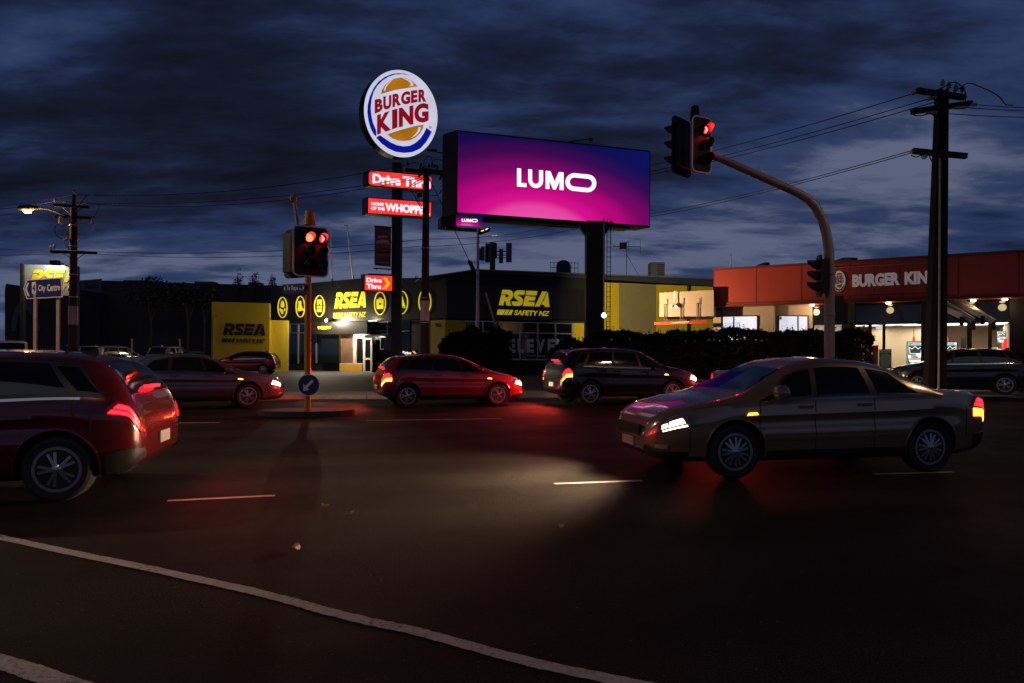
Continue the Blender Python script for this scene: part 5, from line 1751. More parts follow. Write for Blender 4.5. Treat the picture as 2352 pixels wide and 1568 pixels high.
m_ = MB(); word(m_, PC, '4', [(253, 812), (275, 811), (275, 866), (253, 868)], z1, .01, d=.012, th=.006); obj('route_number', m_, M_blue, cs)
for u in (78.5, 131):
    q = P(u, 700, Y3); q.y += .06
    obj('post', MB().box(Vector((q.x, q.y, (q.z + .6 + .1) / 2)), (.09, .06, q.z + .5)), mat('sign_post_grey', (0.34, 0.30, 0.28), 0.6, 0.1, 0.12), cs)
for u, lb in ((303, 'thin white marker post in front of the canopy topped utility'), (413, 'thin white marker post in front of the silver tailgate')):
    q = P(u, 800, 31); q.z = GZ
    single('marker_post', MB().box(q + Vector((0, 0, .95)), (.06, .06, 1.9)).box(q + Vector((0, 0, 1.93)), (.08, .08, .05)), M_pole, lb, 'post', 'marker posts along the verge', base=q)

# ------------------------------------------------------------------ utility poles and overhead lines
def arm_bar(mb, a, b, w, h):
    a = Vector(a); b = Vector(b); d = (b - a); ln = d.length; d.normalize()
    s = Vector((0, 0, 1)).cross(d).normalized(); up = d.cross(s)
    mb.box((a + b) / 2, (ln, w, h), d, s, up)
def insulator(mb, p, k=1.0):
    mb.lathe(p, (0, 0, 1), [(.015 * k, 0), (.015 * k, .10 * k), (.07 * k, .12 * k), (.05 * k, .17 * k), (.075 * k, .19 * k), (.05 * k, .25 * k), (.03 * k, .30 * k)], 10)
# left pole with the lit street lamp
YL = 32.0
l0 = P(167.5, 800, YL); l0.z = GZ
lp_ = thing('utility_pole', 'timber power pole with three crossarms and the lit street lamp on the left', 'power pole', l0)
zL = P(168, 476, YL).z
obj('pole', MB().tube([l0, Vector((l0.x, l0.y, zL))], [.20, .145], 14), M_timber, lp_, True)
wl_ = W(100, 470, 9.225)
def A(x, y, dy=0): return P(*wl_(x, y), YL + dy)
m_ = MB()
arm_bar(m_, A(285, 310, -.2), A(1098, 363, -.2), .10, .12)
arm_bar(m_, A(345, 575, -.2), A(1235, 608, -.2), .10, .12)
arm_bar(m_, A(225, 1370, -.2), A(1275, 1402, -.2), .10, .12)
arm_bar(m_, A(752, 330, -.1), A(762, 75, -.1), .10, .10)
parts('crossarm', m_, M_timber, lp_)
m_ = MB()
for a, b in (((490, 360), (700, 540)), ((930, 375), (770, 505)), ((930, 615), (770, 755)), ((500, 1395), (700, 1530)), ((1010, 1410), (790, 1560))):
    m_.tube([A(*a, -.2), A(*b, -.15)], .018, 5)
parts('brace', m_, M_dsteel, lp_)
m_ = MB()
for q in ((330, 285), (1050, 340), (762, 75), (308, 1335), (235, 1350)):
    insulator(m_, A(*q, -.2), .9)
for x, y in ((455, 570), (660, 580), (1185, 595)):
    for dx in (-18, 22):
        m_.tube([A(x + dx + 5, y, -.3), A(x + dx - 8, y + 150, -.3)], .045, 8)
m_.tube([A(530, 1120, -.2), A(640, 1065, -.1)], .05, 8)
parts('insulator', m_, M_porcelain, lp_, True)
m_ = MB()
for pts in ([(430, 735), (350, 770), (318, 860), (330, 950), (390, 1030), (490, 1085)], [(640, 745), (470, 810), (530, 880), (600, 930), (625, 990), (622, 1060)], [(1200, 770), (1205, 880), (1150, 985), (1050, 1040), (900, 1080), (815, 1140)], [(1340, 280), (1310, 360), (1280, 450), (1200, 575)], [(520, 1120), (560, 1220), (650, 1330)], [(590, 1170), (610, 1230), (655, 1320)], [(600, 230), (480, 360), (465, 540)], [(1045, 88), (930, 240), (790, 420)]):
    m_.tube([A(x, y, -.35) for x, y in pts], .016, 5)
parts('jumper_cable', m_, M_cable, lp_)
m_ = MB()
for y in (773, 1246, 1890, 2400):
    m_.lathe(Vector((l0.x, l0.y, A(740, y).z)), (0, 0, 1), [(.185, -.02), (.185, .02)], 14)
parts('pole_band', m_, M_steel, lp_)
m_ = MB().lathe(Vector((l0.x, l0.y, P(168, 704, YL).z)), (0, 0, 1), [(.205, -.84), (.205, .0), (.205, .02)], 16); obj('pole_wrap', m_, M_pole, lp_, True)
# lamp arm
m_ = MB().tube([A(690, 575), A(520, 540), A(350, 470), A(160, 405), A(0, 388), P(75, 480, YL)], [.05, .05, .045, .04, .04, .04], 8)
obj('lamp_arm', m_, M_dsteel, lp_, True)
lh = P(62, 478.5, YL)
m_ = MB().lathe(lh + Vector((.55, 0, .04)), (-1, 0, -.02), [(.05, 0), (.10, .1), (.15, .5), (.13, .85), (.04, 1.0)], 14)
lhd = obj('lamp_head', m_, M_dsteel, lp_, True)
m_ = MB().lathe(lh + Vector((0, 0, -.06)), (0, 0, -1), [(.20, 0), (.18, .08), (.10, .14), (.02, .16)], 16)
obj('lamp_bowl', m_, emis('sodium_lamp', (1.0, .40, .09), 3.6), lhd)
lamp('sodium_light', 'POINT', lh + Vector((0, 0, -.34)), 520, (1, .52, .18), lhd, shadow_soft_size=.18)

# centre pole in front of the pylon
YM = 28.0
c0 = P(975, 800, YM); c0.z = GZ
cp = thing('utility_pole', 'slim dark power pole standing in front of the lit burger pylon', 'power pole', c0)
zM = P(976, 389, YM).z
obj('pole', MB().tube([c0, Vector((c0.x + .03, c0.y, zM))], [.185, .125], 14), M_timber, cp, True)
zm = W(960, 360, 7.8375)
def Bm(x, y, dy=-.2): return P(*zm(x, y), YM + dy)
m_ = MB(); arm_bar(m_, Bm(290, 452), Bm(1020, 520), .11, .14); arm_bar(m_, Bm(570, 430, .15), Bm(1000, 490, .9), .10, .12); parts('crossarm', m_, M_timber, cp)
m_ = MB()
for x, y in ((330, 395), (590, 420), (740, 430), (850, 450), (905, 460)):
    insulator(m_, Bm(x, y), .75)
for a, b in (((610, 460), (545, 590)), ((735, 470), (705, 560)), ((1020, 480), (950, 645))):
    m_.tube([Bm(*a, -.3), Bm(*b, -.3)], .05, 8)
m_.tube([Bm(505, 945, -.25), Bm(600, 915, -.2)], .10, 8)
parts('insulator', m_, M_dsteel, cp, True)
m_ = MB()
for pts in ([(640, 410), (650, 290), (690, 205), (745, 182), (790, 215), (815, 300), (820, 410)], [(785, 410), (800, 300), (850, 248), (920, 242), (1000, 270)], [(340, 350), (400, 322), (470, 308), (540, 325), (575, 395)], [(640, 390), (680, 365), (730, 400)], [(760, 385), (830, 352), (890, 370), (925, 420)],
            [(735, 970), (780, 945), (850, 945), (920, 925), (960, 890), (985, 830)], [(365, 845), (430, 885), (480, 960), (500, 1040), (560, 1130), (600, 1200)], [(450, 845), (520, 930), (530, 1040), (610, 1160)], [(350, 785), (470, 690), (620, 620)], [(430, 760), (620, 660)]):
    m_.tube([Bm(x, y, -.35) for x, y in pts], .018, 5)
parts('jumper_cable', m_, M_cable, cp)
m_ = MB().lathe(Vector((c0.x, c0.y, P(974, 692, YM).z)), (0, 0, 1), [(.188, -.80), (.180, .0), (.180, .02)], 16); obj('pole_wrap', m_, M_steel, cp, True)
m_ = MB()
for v in (570, 684, 740):
    m_.lathe(Vector((c0.x, c0.y, P(974, v, YM).z)), (0, 0, 1), [(.18, -.015), (.18, .015)], 14)
parts('pole_band', m_, M_steel, cp)
# stay wire with its pale guard
sa = Bm(720, 560); se = P(1178, 800, 31.5); se.z = GZ
sg0 = P(1116, 672, 31.0)
st_ = thing('pole_stay', 'slanted stay wire with a pale lower guard beside the floodlight mast', 'stay wire', se)
mid = P(1085, 614, 30.3)
obj('wire', MB().tube([sa, P(1040, 520, 29.3), mid, sg0], .018, 6), M_cable, st_)
obj('guard', MB().tube([sg0, se], .045, 8), M_pole, st_, True)
obj('insulator', MB().lathe(P(1083, 610, 30.3), (mid - sa), [(.03, -.3), (.10, -.2), (.10, .2), (.03, .3)], 10), M_dsteel, st_, True)

# right pole (tapered, flanged)
YR = 24.0
r0 = P(2147, 800, YR); r0.z = GZ
rp = thing('utility_pole', 'massive tapered power pole in front of the restaurant on the right', 'power pole', r0)
zR = P(2163, 208, YR).z
zr = W(2240, 180, 6.532)
def Cm(x, y, dy=-.3): return P(*zr(x, y), YR + dy)
topc = P(2163, 215, YR)
m_ = MB()
tx = Vector((topc.x, topc.y, zR))
wb, wt = .33, .155
for sgn in (-1, 1):          # two flanges and a recessed web
    vs = []
    for base, w, z in ((r0, wb, GZ), (tx, wt, zR)):
        for x, y in ((sgn * w, -.16), (sgn * w * .35, -.16), (sgn * w * .35, .16), (sgn * w, .16)):
            vs.append(Vector((base.x + x, base.y + y, z)))
    m_.add(vs, [(3, 2, 1, 0), (4, 5, 6, 7), (0, 1, 5, 4), (1, 2, 6, 5), (2, 3, 7, 6), (3, 0, 4, 7)])
vs = []
for base, w, z in ((r0, wb, GZ), (tx, wt, zR - .01)):
    for x, y in ((-w * .34, -.09), (w * .34, -.09), (w * .34, .09), (-w * .34, .09)):
        vs.append(Vector((base.x + x, base.y + y, z)))
m_.add(vs, [(3, 2, 1, 0), (4, 5, 6, 7), (0, 1, 5, 4), (1, 2, 6, 5), (2, 3, 7, 6), (3, 0, 4, 7)])
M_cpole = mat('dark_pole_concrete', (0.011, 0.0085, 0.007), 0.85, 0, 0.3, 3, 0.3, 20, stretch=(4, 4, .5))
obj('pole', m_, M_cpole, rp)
m_ = MB()
arm_bar(m_, Cm(95, 275), Cm(865, 388), .16, .17); arm_bar(m_, Cm(20, 615, -.5), Cm(965, 480, .3), .16, .18); arm_bar(m_, Cm(30, 1245), Cm(890, 1330), .16, .18)
parts('crossarm', m_, M_timber, rp)
m_ = MB()
for a, b in (((315, 350), (420, 490)), ((330, 650), (410, 720)), ((600, 575), (490, 680)), ((275, 1290), (360, 1460))):
    m_.tube([Cm(*a), Cm(*b)], .02, 5)
parts('brace', m_, M_dsteel, rp)
m_ = MB()
for x, y in ((610, 300), (720, 335), (825, 350), (505, 255)):
    insulator(m_, Cm(x, y), 1.15)
for a, b in (((0, 335), (60, 315)), ((265, 415), (400, 380)), ((970, 500), (1050, 503)), ((250, 635), (400, 630)), ((0, 1270), (30, 1250)), ((700, 550), (870, 545))):
    m_.tube([Cm(*a), Cm(*b)], .06, 8)
m_.tube([Cm(195, 1350), Cm(235, 1320)], .09, 8)
parts('insulator', m_, M_porcelain, rp, True)
m_ = MB()
for pts in ([(415, 270), (500, 230), (600, 180), (640, 150), (700, 142), (760, 165), (830, 225), (870, 300), (885, 370), (872, 440)], [(655, 315), (740, 265), (810, 225), (850, 185), (910, 155), (980, 165), (1100, 212), (1250, 275), (1380, 345), (1450, 410), (1490, 470), (1530, 505), (1640, 513)], [(20, 655), (90, 685), (180, 680), (260, 650)], [(0, 1320), (80, 1345), (200, 1305)]):
    m_.tube([Cm(x, y, -.4) for x, y in pts], .020, 5)
parts('jumper_cable', m_, M_cable, rp)
pc = P(2159, 362, YR - .22)
m_ = MB().tube([pc, Vector((r0.x + .02, r0.y - .20, GZ))], .035, 8); obj('conduit', m_, M_porcelain, rp, True)

def wire(label, a, b, sag, r=.014, group='overhead power lines'):
    a = Vector(a); b = Vector(b)
    pts = []
    for k in range(25):
        t = k / 24
        p = a.lerp(b, t); p.z -= sag * 4 * t * (1 - t)
        pts.append(p)
    return single('power_line', MB().tube(pts, r, 5), M_cable, label, 'power line', group, base=a)
far_l = lambda u, v: P(u, v, 44)
wire('topmost wire from the left lamp pole to the slim centre pole', A(762, 75), Bm(330, 350), .45)
wire('second wire down from the left lamp pole to the slim centre pole', A(330, 230), Bm(600, 560), .5)
wire('third wire down from the left lamp pole to the slim centre pole', A(1050, 275), Bm(640, 590), .55)
wire('upper of the two low wires left of the slim centre pole', A(308, 1320), P(975, 549, YM), .35, .012)
wire('lower of the two low wires left of the slim centre pole', A(700, 1385), P(975, 564, YM), .35, .012)
wire('highest wire running off the left edge from the lamp pole', A(762, 75), P(-60, 477, 36), .1)
wire('middle wire running off the left edge from the lamp pole', A(330, 225), P(-60, 482, 36), .1)
wire('lowest of the upper wires running off the left edge from the lamp pole', A(1050, 270), P(-60, 498, 38), .1)
wire('upper low wire running off the left edge from the lamp pole', A(235, 1345), P(-60, 566, 36), .05, .012)
wire('lower low wire running off the left edge from the lamp pole', A(500, 1400), P(-60, 586, 36), .05, .012)
wire('topmost wire between the right mast arm signal and the massive right pole', P(1180, 412, 62), Cm(0, 335), .9, .018)
wire('second wire between the right mast arm signal and the massive right pole', P(1180, 424, 62), Cm(265, 415), .9, .018)
wire('third wire between the right mast arm signal and the massive right pole', P(1180, 430, 62), Cm(370, 465), .9, .018)
wire('upper of the low wires sloping up to the massive right pole', P(1300, 510, 62), Cm(20, 1240), .6, .016)
wire('lower of the low wires sloping up to the massive right pole', P(1300, 517, 62), Cm(20, 1275), .6, .016)
wire('upper low wire passing from the slim centre pole behind the billboard', P(976, 549, YM), P(1330, 503, 42), .3, .012)
wire('lower low wire passing from the slim centre pole behind the billboard', P(976, 566, YM), P(1400, 505, 42), .3, .012)
wire('upper wire leaving the massive right pole towards the right edge', Cm(1080, 505), P(2440, 247, 27), .05, .016)
wire('middle wire leaving the massive right pole towards the right edge', Cm(870, 548), P(2440, 254, 27), .05, .016)
wire('lowest wire leaving the massive right pole towards the right edge', Cm(555, 645), P(2440, 269, 27), .05, .016)

# ------------------------------------------------------------------ burger restaurant
zb2 = W(1480, 560, 3.92)
zb3 = W(1950, 580, 4.127)
M_fred = mat('fascia_red', (0.34, 0.030, 0.012), 0.5, 0.0, 0.14, 0.6, stretch=(1, 1, .3), joints=9)
M_fdark = mat('fascia_trim_red', (0.16, 0.018, 0.010), 0.5, 0, 0.1, 1)
M_beige = mat('restaurant_plaster', (0.46, 0.36, 0.26), 0.8, 0, 0.12, 0.8, 0.1, 30)
M_inw = mat('interior_wall', (0.62, 0.52, 0.38), 0.7, 0, 0.06, 1)
M_ceil = mat('interior_ceiling', (0.70, 0.67, 0.60), 0.7, 0, 0.05, 1)
M_flo = mat('interior_floor', (0.22, 0.14, 0.10), 0.5, 0, 0.2, 2)
B0 = P(1638, 700, 33)
PK2 = Pl(B0, -32)
rs = thing('restaurant', 'red fronted burger restaurant with lit windows on the right', 'restaurant', (B0.x + 6, B0.y - 3, GZ))
zp, zu = 5.60, 3.83
xe = 17.5
m_ = MB().prism([PK2.pt(0, zu), PK2.pt(xe, zu), PK2.pt(xe, zp), PK2.pt(0, zp)], PK2.n * -.5)
m_.prism([PK2.pt(0, zu, -.5), PK2.pt(.45, zu, -.5), PK2.pt(.45, zp, -.5), PK2.pt(0, zp, -.5)], PK2.n * -8)
obj('fascia', m_, M_fred, rs)
m_ = MB()
m_.box(PK2.pt(xe / 2, zp + .04, -.22), (xe + .1, .62, .09), PK2.e, PK2.n)
m_.box(PK2.pt(xe / 2, zu + .14, .03), (xe, .10, .08), PK2.e, PK2.n); m_.box(PK2.pt(xe / 2, zu + .03, .05), (xe, .14, .07), PK2.e, PK2.n)
parts('fascia_trim', m_, M_fdark, rs)
m_ = MB().box(PK2.pt(xe / 2, zu + .06, -3.2), (xe, 5.3, .06), PK2.e, PK2.n); m_.box(PK2.pt(xe / 2, 5.1, -3.9), (xe, 6.6, .1), PK2.e, PK2.n)
obj('roof', m_, M_roof, rs)
# sign band with the name
m_ = MB(); poly(m_, PK2, [(330, 330), (1470, 270), (1470, 571), (330, 612)], zb3, 0, .10)
sbn = obj('name_band', m_, M_fred, rs)
x0_, zt0 = PK2.st(*zb3(330, 328)); x1_, zt1 = PK2.st(*zb3(1470, 268))
m_ = MB().tube([PK2.pt(x0_, zt0 + .01, .08), PK2.pt(x1_, zt1 + .01, .08)], .022, 6); obj('band_trim', m_, M_alu, sbn)
E_sgn = emis('name_letter_white', (.9, .86, .84), .10, .1, 2, base=(.62, .60, .58))  # white with a faint glow put in to lift dim letters and roundel
m_ = MB()
word(m_, PK2, 'BURGER', [(605, 396), (1085, 369), (1085, 500), (605, 522)], zb3, .055, d=.10, th=.05); word(m_, PK2, 'KING', [(1133, 367), (1478, 348), (1478, 482), (1133, 497)], zb3, .055, d=.10, th=.05)
obj('lettering', m_, E_sgn, sbn)
m_ = MB(); poly(m_, PK2, [(470 + 65 * math.cos(k * .1963), 460 - 105 * math.sin(k * .1963) - 4 * math.cos(k * .1963)) for k in range(32)], zb3, .10, .05)
lg = obj('roundel', m_, E_sgn, sbn)
M_lred = mat('logo_red', (.28, .02, .02), .5); M_lbun = mat('logo_bun', (.40, .22, .03), .5); M_lblue = mat('logo_blue', (.02, .03, .22), .5)
m_ = MB()
word(m_, PK2, 'BURGER', [(428, 412), (508, 396), (510, 430), (428, 448)], zb3, .05, d=.15, th=.006); word(m_, PK2, 'KING', [(430, 446), (516, 428), (516, 478), (434, 498)], zb3, .05, d=.15, th=.006)
obj('roundel_lettering', m_, M_lred, lg)
m_ = MB(); poly(m_, PK2, [(440, 405), (450, 385), (470, 376), (495, 380), (506, 392)], zb3, .15, .005); poly(m_, PK2, [(446, 506), (506, 486), (500, 515), (480, 528), (460, 524)], zb3, .15, .005); obj('roundel_bun', m_, M_lbun, lg)
m_ = MB(); poly(m_, PK2, [(424, 500), (440, 530), (465, 546), (490, 540), (512, 510), (526, 490), (518, 522), (498, 552), (468, 562), (438, 546)], zb3, .15, .005); obj('roundel_crescent', m_, M_lblue, lg)
# left walls with the two white lit windows
Pw = PK2.off(-.55)
Pw2 = PK2.off(-1.0)
m_ = MB()
a0 = Pw.st(*zb2(1075, 900))[0]; a1 = Pw.st(*zb2(1658, 900))[0]; a2 = Pw2.st(*zb2(2030, 900))[0]; a15 = Pw2.st(*zb2(1660, 900))[0]
m_.prism([Pw.pt(a0, GZ), Pw.pt(a1, GZ), Pw.pt(a1, zu + .1), Pw.pt(a0, zu + .1)], Pw.n * -.3)
m_.prism([Pw2.pt(a15, GZ), Pw2.pt(a2, GZ), Pw2.pt(a2, zu + .1), Pw2.pt(a15, zu + .1)], Pw2.n * -.3)
obj('wall', m_, M_beige, rs)
E_win = emis('frosted_window_lit', (.80, .86, 1.0), .78, .12, 1.2)
def lit_window(pl, quad, mull):
    m = MB(); poly(m, pl, quad, zb2, 0, .02)
    w = obj('window', m, E_win, rs)
    m = MB()
    (ax, ay), (bx, by), (cx_, cy_), (dx, dy) = quad
    poly(m, pl, [(ax - 9, ay - 9), (bx + 9, by - 9), (bx + 9, by + 1), (ax - 9, ay + 1)], zb2, .0, .07)
    poly(m, pl, [(ax - 9, ay + 1), (ax + 2, ay + 1), (dx + 2, dy), (dx - 9, dy)], zb2, 0, .07)
    poly(m, pl, [(bx - 2, by + 1), (bx + 9, by + 1), (cx_ + 9, cy_), (cx_ - 2, cy_)], zb2, 0, .07)
    poly(m, pl, [(mull - 6, ay + 1), (mull + 6, ay + 1), (mull + 6, cy_), (mull - 6, cy_)], zb2, 0, .06)
    poly(m, pl, [(dx - 9, dy), (cx_ + 9, cy_), (cx_ + 9, cy_ + 12), (dx - 9, dy + 12)], zb2, 0, .07)
    obj('frame', m, M_black, w)
lit_window(Pw, [(1168, 858), (1498, 850), (1498, 1080), (1168, 1080)], 1273)
lit_window(Pw2, [(1710, 850), (1985, 852), (1985, 1080), (1710, 1080)], 1892)
m_ = MB(); poly(m_, Pw2, [(1713, 855), (1736, 855), (1736, 884), (1713, 884)], zb2, .02, .03); obj('window_notice', m_, M_inw, rs)
m_ = MB()
for a, b in (((1060, 598), (1060, 780)), ((1060, 782), (1138, 785)), ((1138, 785), (1138, 1020))):
    m_.tube([PK2.pt(*PK2.st(*zb2(*a)), -.35), PK2.pt(*PK2.st(*zb2(*b)), -.35)], .045, 8)
obj('downpipe', m_, M_matblack, rs)
# soffit lamps
E_sof = emis('soffit_lamp', (1.0, .70, .34), 14)
for k, (x, y, cv, pl_) in enumerate(((2030, 768, zb2, Pw), (970, 707, zb3, Pw), (1828, 681, zb3, Pw), (2147, 695, zb3, Pw))):
    p = pl_.pt(*pl_.st(*cv(x, y)), .15); p.z = zu - .02
    m_ = MB().lathe(p, (0, 0, -1), [(.10, 0), (.10, .02), (.08, .045), (.03, .06)], 16)
    o_ = obj('soffit_lamp', m_, E_sof, rs, True)
    lamp('soffit_light', 'POINT', p - Vector((0, 0, .25)), 26 if k == 0 else 9, (1, .72, .38), o_, shadow_soft_size=.15)
# canopy over the drive lane, hanging clearance bar
Pc = Pl(P(1515, 700, 33.4), -22)
m_ = MB(); poly(m_, Pc, [(555, 625), (1078, 598), (1078, 850), (555, 857)], zb2, -2.6, 2.6)
obj('canopy', m_, M_beige, rs)
m_ = MB()
for x in (625, 780, 938):
    yb = 690 - (x - 625) * .04
    for a, b in (((x + 6, yb - 5), (x + 6, yb + 58)), ((x - 22, yb + 50), (x + 6, yb + 50)), ((x - 22, yb + 50), (x - 22, 905)), ((x, yb + 50), (x, 900))):
        m_.tube([Pc.pt(*Pc.st(*zb2(*a)), .05), Pc.pt(*Pc.st(*zb2(*b)), .05)], .016, 5)
parts('canopy_hanger', m_, M_dsteel, rs)
cbar = Pc.pt(*Pc.st(*zb2(765, 935)), .1)
cl_ = thing('clearance_bar', 'red bar with white clearance lettering hanging under the beige canopy', 'sign', cbar)
m_ = MB(); poly(m_, Pc, [(510, 910), (1022, 892), (1022, 921), (510, 936)], zb2, .0, .12); obj('bar', m_, mat('bar_red', (.42, .02, .02), .5), cl_)
m_ = MB(); word(m_, Pc, 'CLEARANCE', [(666, 905), (783, 901), (783, 921), (666, 926)], zb2, .0, d=.12, th=.006); word(m_, Pc, '2.9', [(790, 900), (820, 899), (820, 920), (790, 921)], zb2, .04, d=.12, th=.006); word(m_, Pc, 'M', [(826, 899), (840, 898), (840, 919), (826, 920)], zb2, .0, d=.12, th=.006)
obj('lettering', m_, M_white, cl_)
m_ = MB()
cpts = [(722, 612), (706, 614), (706, 740)]
m_.tube([Pc.pt(*Pc.st(*zb2(*q)), .18) for q in cpts], .025, 6)
q = Pc.pt(*Pc.st(*zb2(706, 742)), .18)
cam_t = thing('security_camera', 'white twin security camera hanging from the beige canopy', 'camera', q)
obj('bracket', m_, M_white, cam_t)
m_ = MB().lathe(q, (-1, -.3, -.5), [(.05, 0), (.075, .03), (.075, .22), (.05, .24)], 10); m_.lathe(q, (.6, -.3, -.6), [(.05, 0), (.07, .03), (.07, .2), (.05, .22)], 10); obj('housing', m_, M_white, cam_t)
# glazed front: columns, head band, mullions, dark upper glass
Pg = PK2.off(-1.1)
def gx(x, cv=zb3): return Pg.st(*cv(x, 1000))[0]
zh = Pg.st(*zb3(700, 897))[1]
m_ = MB()
for x0, x1 in ((500, 632), (1300, 1536), (2195, 2420)):
    a = gx(x0); b = gx(x1)
    m_.prism([Pg.pt(a, GZ, .25), Pg.pt(b, GZ, .25), Pg.pt(b, zu + .1, .25), Pg.pt(a, zu + .1, .25)], Pg.n * -.4)
parts('column', m_, M_matblack, rs)
xg0, xg1 = gx(500), gx(2420)
m_ = MB().prism([Pg.pt(gx(210), zh, .05), Pg.pt(xg1, zh, .05), Pg.pt(xg1, zu + .1, .05), Pg.pt(gx(210), zu + .1, .05)], Pg.n * -.08)
obj('upper_glazing', m_, M_glassd, rs)
m_ = MB()
for x0, x1 in ((770, 800), (908, 938), (1765, 1815), (1980, 2018)):
    a = gx(x0); b = gx(x1)
    m_.prism([Pg.pt(a, GZ, .06), Pg.pt(b, GZ, .06), Pg.pt(b, zh, .06), Pg.pt(a, zh, .06)], Pg.n * -.12)
m_.box(Pg.pt((xg0 + xg1) / 2, GZ + .10, .03), (xg1 - xg0, .1, .2), Pg.e, Pg.n)
m_.box(Pg.pt((xg0 + xg1) / 2, zh + .03, .08), (xg1 - xg0, .1, .09), Pg.e, Pg.n)
parts('mullion', m_, M_matblack, rs)
def clear_glass():
    m = bpy.data.materials.new('clear_glass'); m.use_nodes = True
    nt = m.node_tree; nt.nodes.clear()
    o = nt.nodes.new('ShaderNodeOutputMaterial'); mx = nt.nodes.new('ShaderNodeMixShader'); t = nt.nodes.new('ShaderNodeBsdfTransparent'); g = nt.nodes.new('ShaderNodeBsdfGlossy'); f = nt.nodes.new('ShaderNodeFresnel')
    t.inputs[0].default_value = (.93, .95, .94, 1); g.inputs['Roughness'].default_value = .02; f.inputs[0].default_value = 1.45
    nt.links.new(f.outputs[0], mx.inputs[0]); nt.links.new(t.outputs[0], mx.inputs[1]); nt.links.new(g.outputs[0], mx.inputs[2]); nt.links.new(mx.outputs[0], o.inputs[0])
    return m
M_clear = clear_glass()
m_ = MB().add([Pg.pt(xg0, GZ), Pg.pt(xg1, GZ), Pg.pt(xg1, zh), Pg.pt(xg0, zh)], [(0, 1, 2, 3)])
obj('shopfront_glass', m_, M_clear, rs)
# recess between walls and glazing (dim window behind the mast)
m_ = MB(); a = gx(200); b = gx(505)
m_.prism([Pg.pt(a, GZ, -.1), Pg.pt(b, GZ, -.1), Pg.pt(b, zu + .1, -.1), Pg.pt(a, zu + .1, -.1)], Pg.n * -.2); obj('recess_wall', m_, M_matblack, rs)
m_ = MB(); poly(m_, Pg, [(215, 905), (500, 900), (500, 1020), (215, 1020)], zb3, -.1, .03); obj('window', m_, emis('dim_window', (.95, .70, .50), .33, .1), rs)
m_ = MB(); poly(m_, Pg, [(268, 832), (500, 828), (500, 900), (268, 905)], zb3, -.1, .03); obj('window', m_, emis('dim_blue_window', (.35, .42, .60), .12, .1), rs)
# interior
dp = 6.0
m_ = MB().prism([Pg.pt(xg0, GZ + .02, -.1), Pg.pt(xg1, GZ + .02, -.1), Pg.pt(xg1, GZ + .02, -dp), Pg.pt(xg0, GZ + .02, -dp)], (0, 0, -.02)); obj('floor', m_, M_flo, rs)
m_ = MB().prism([Pg.pt(xg0, zh + .03, -.1), Pg.pt(xg1, zh + .03, -.1), Pg.pt(xg1, zh + .03, -dp), Pg.pt(xg0, zh + .03, -dp)], (0, 0, .05)); obj('ceiling', m_, M_ceil, rs)
m_ = MB()
m_.prism([Pg.pt(xg0, GZ, -dp), Pg.pt(xg1, GZ, -dp), Pg.pt(xg1, zh + .03, -dp), Pg.pt(xg0, zh + .03, -dp)], Pg.n * -.1)
m_.prism([Pg.pt(xg0, GZ, -.1), Pg.pt(xg0, GZ, -dp), Pg.pt(xg0, zh, -dp), Pg.pt(xg0, zh, -.1)], Pg.e * -.1)
m_.prism([Pg.pt(gx(2195), GZ, -.1), Pg.pt(gx(2195), GZ, -dp), Pg.pt(gx(2195), zh, -dp), Pg.pt(gx(2195), zh, -.1)], Pg.e * .1)
xm_ = gx(1150)
m_.prism([Pg.pt(xm_ - 1.6, GZ, -3.2), Pg.pt(xm_ + 1.2, GZ, -3.2), Pg.pt(xm_ + 1.2, zh, -3.2), Pg.pt(xm_ - 1.6, zh, -3.2)], Pg.n * -.15)
parts('interior_wall', m_, M_inw, rs)
E_tube = emis('ceiling_panel_lit', (1.0, .96, .86), 3.2)
for x, d in ((690, -1.8), (830, -1.9), (1090, -1.3), (1260, -2.2), (1620, -1.3), (1700, -2.4), (1900, -2.6), (2110, -1.2), (2100, -2.4)):
    p = Pg.pt(gx(x), zh + .02, d)
    m_ = MB().box(p, (1.2, .30, .03), Pg.e, Pg.n)
    obj('ceiling_light', m_, E_tube, rs)
for x in (800, 1250, 1700, 2100):
    lamp('ceiling_glow', 'AREA', Pg.pt(gx(x), zh - .08, -2.2), 34, (1, .85, .62), rs, size=1.4, aim=Pg.pt(gx(x), 0, -2.2))
m_ = MB(); poly(m_, Pg.off(-.3), [(842, 906), (910, 904), (910, 945), (842, 947)], zb3, 0, .03); obj('hanging_panel', m_, emis('pale_panel', (.75, .82, 1), .8), rs)
m_ = MB(); poly(m_, Pg.off(-2.5), [(1700, 1030), (1755, 1030), (1755, 1200), (1700, 1200)], zb3, 0, .3); obj('menu_cabinet', m_, M_dsteel, rs)
# pendants
E_pen = emis('pendant_red', (1.0, .03, .03), 1.6, base=(.5, .02, .02))
for k, (x, y0, y1, lb) in enumerate(((1226, 1018, 1066, 'red pendant lamp hanging over the tall poster screen'), (1560, 1018, 1066, 'red pendant lamp hanging right of the massive pole'), (2158, 1040, 1140, 'larger red pendant lamp by the counter screen at far right'))):
    pl_ = Pg.off(-1.0)
    a = pl_.pt(*pl_.st(*zb3(x, y0))); b = pl_.pt(*pl_.st(*zb3(x, y1)))
    t = thing('pendant_lamp', lb, 'lamp', b, 0, 'red pendant lamps in the restaurant')
    h = a.z - b.z
    obj('shade', MB().lathe(b, (0, 0, 1), [(h * .30, 0), (h * .27, h * .3), (h * .17, h * .8), (h * .14, h)], 16), E_pen, t, True)
    obj('flex', MB().tube([a, Vector((a.x, a.y, zh))], .012, 5), M_matblack, t)
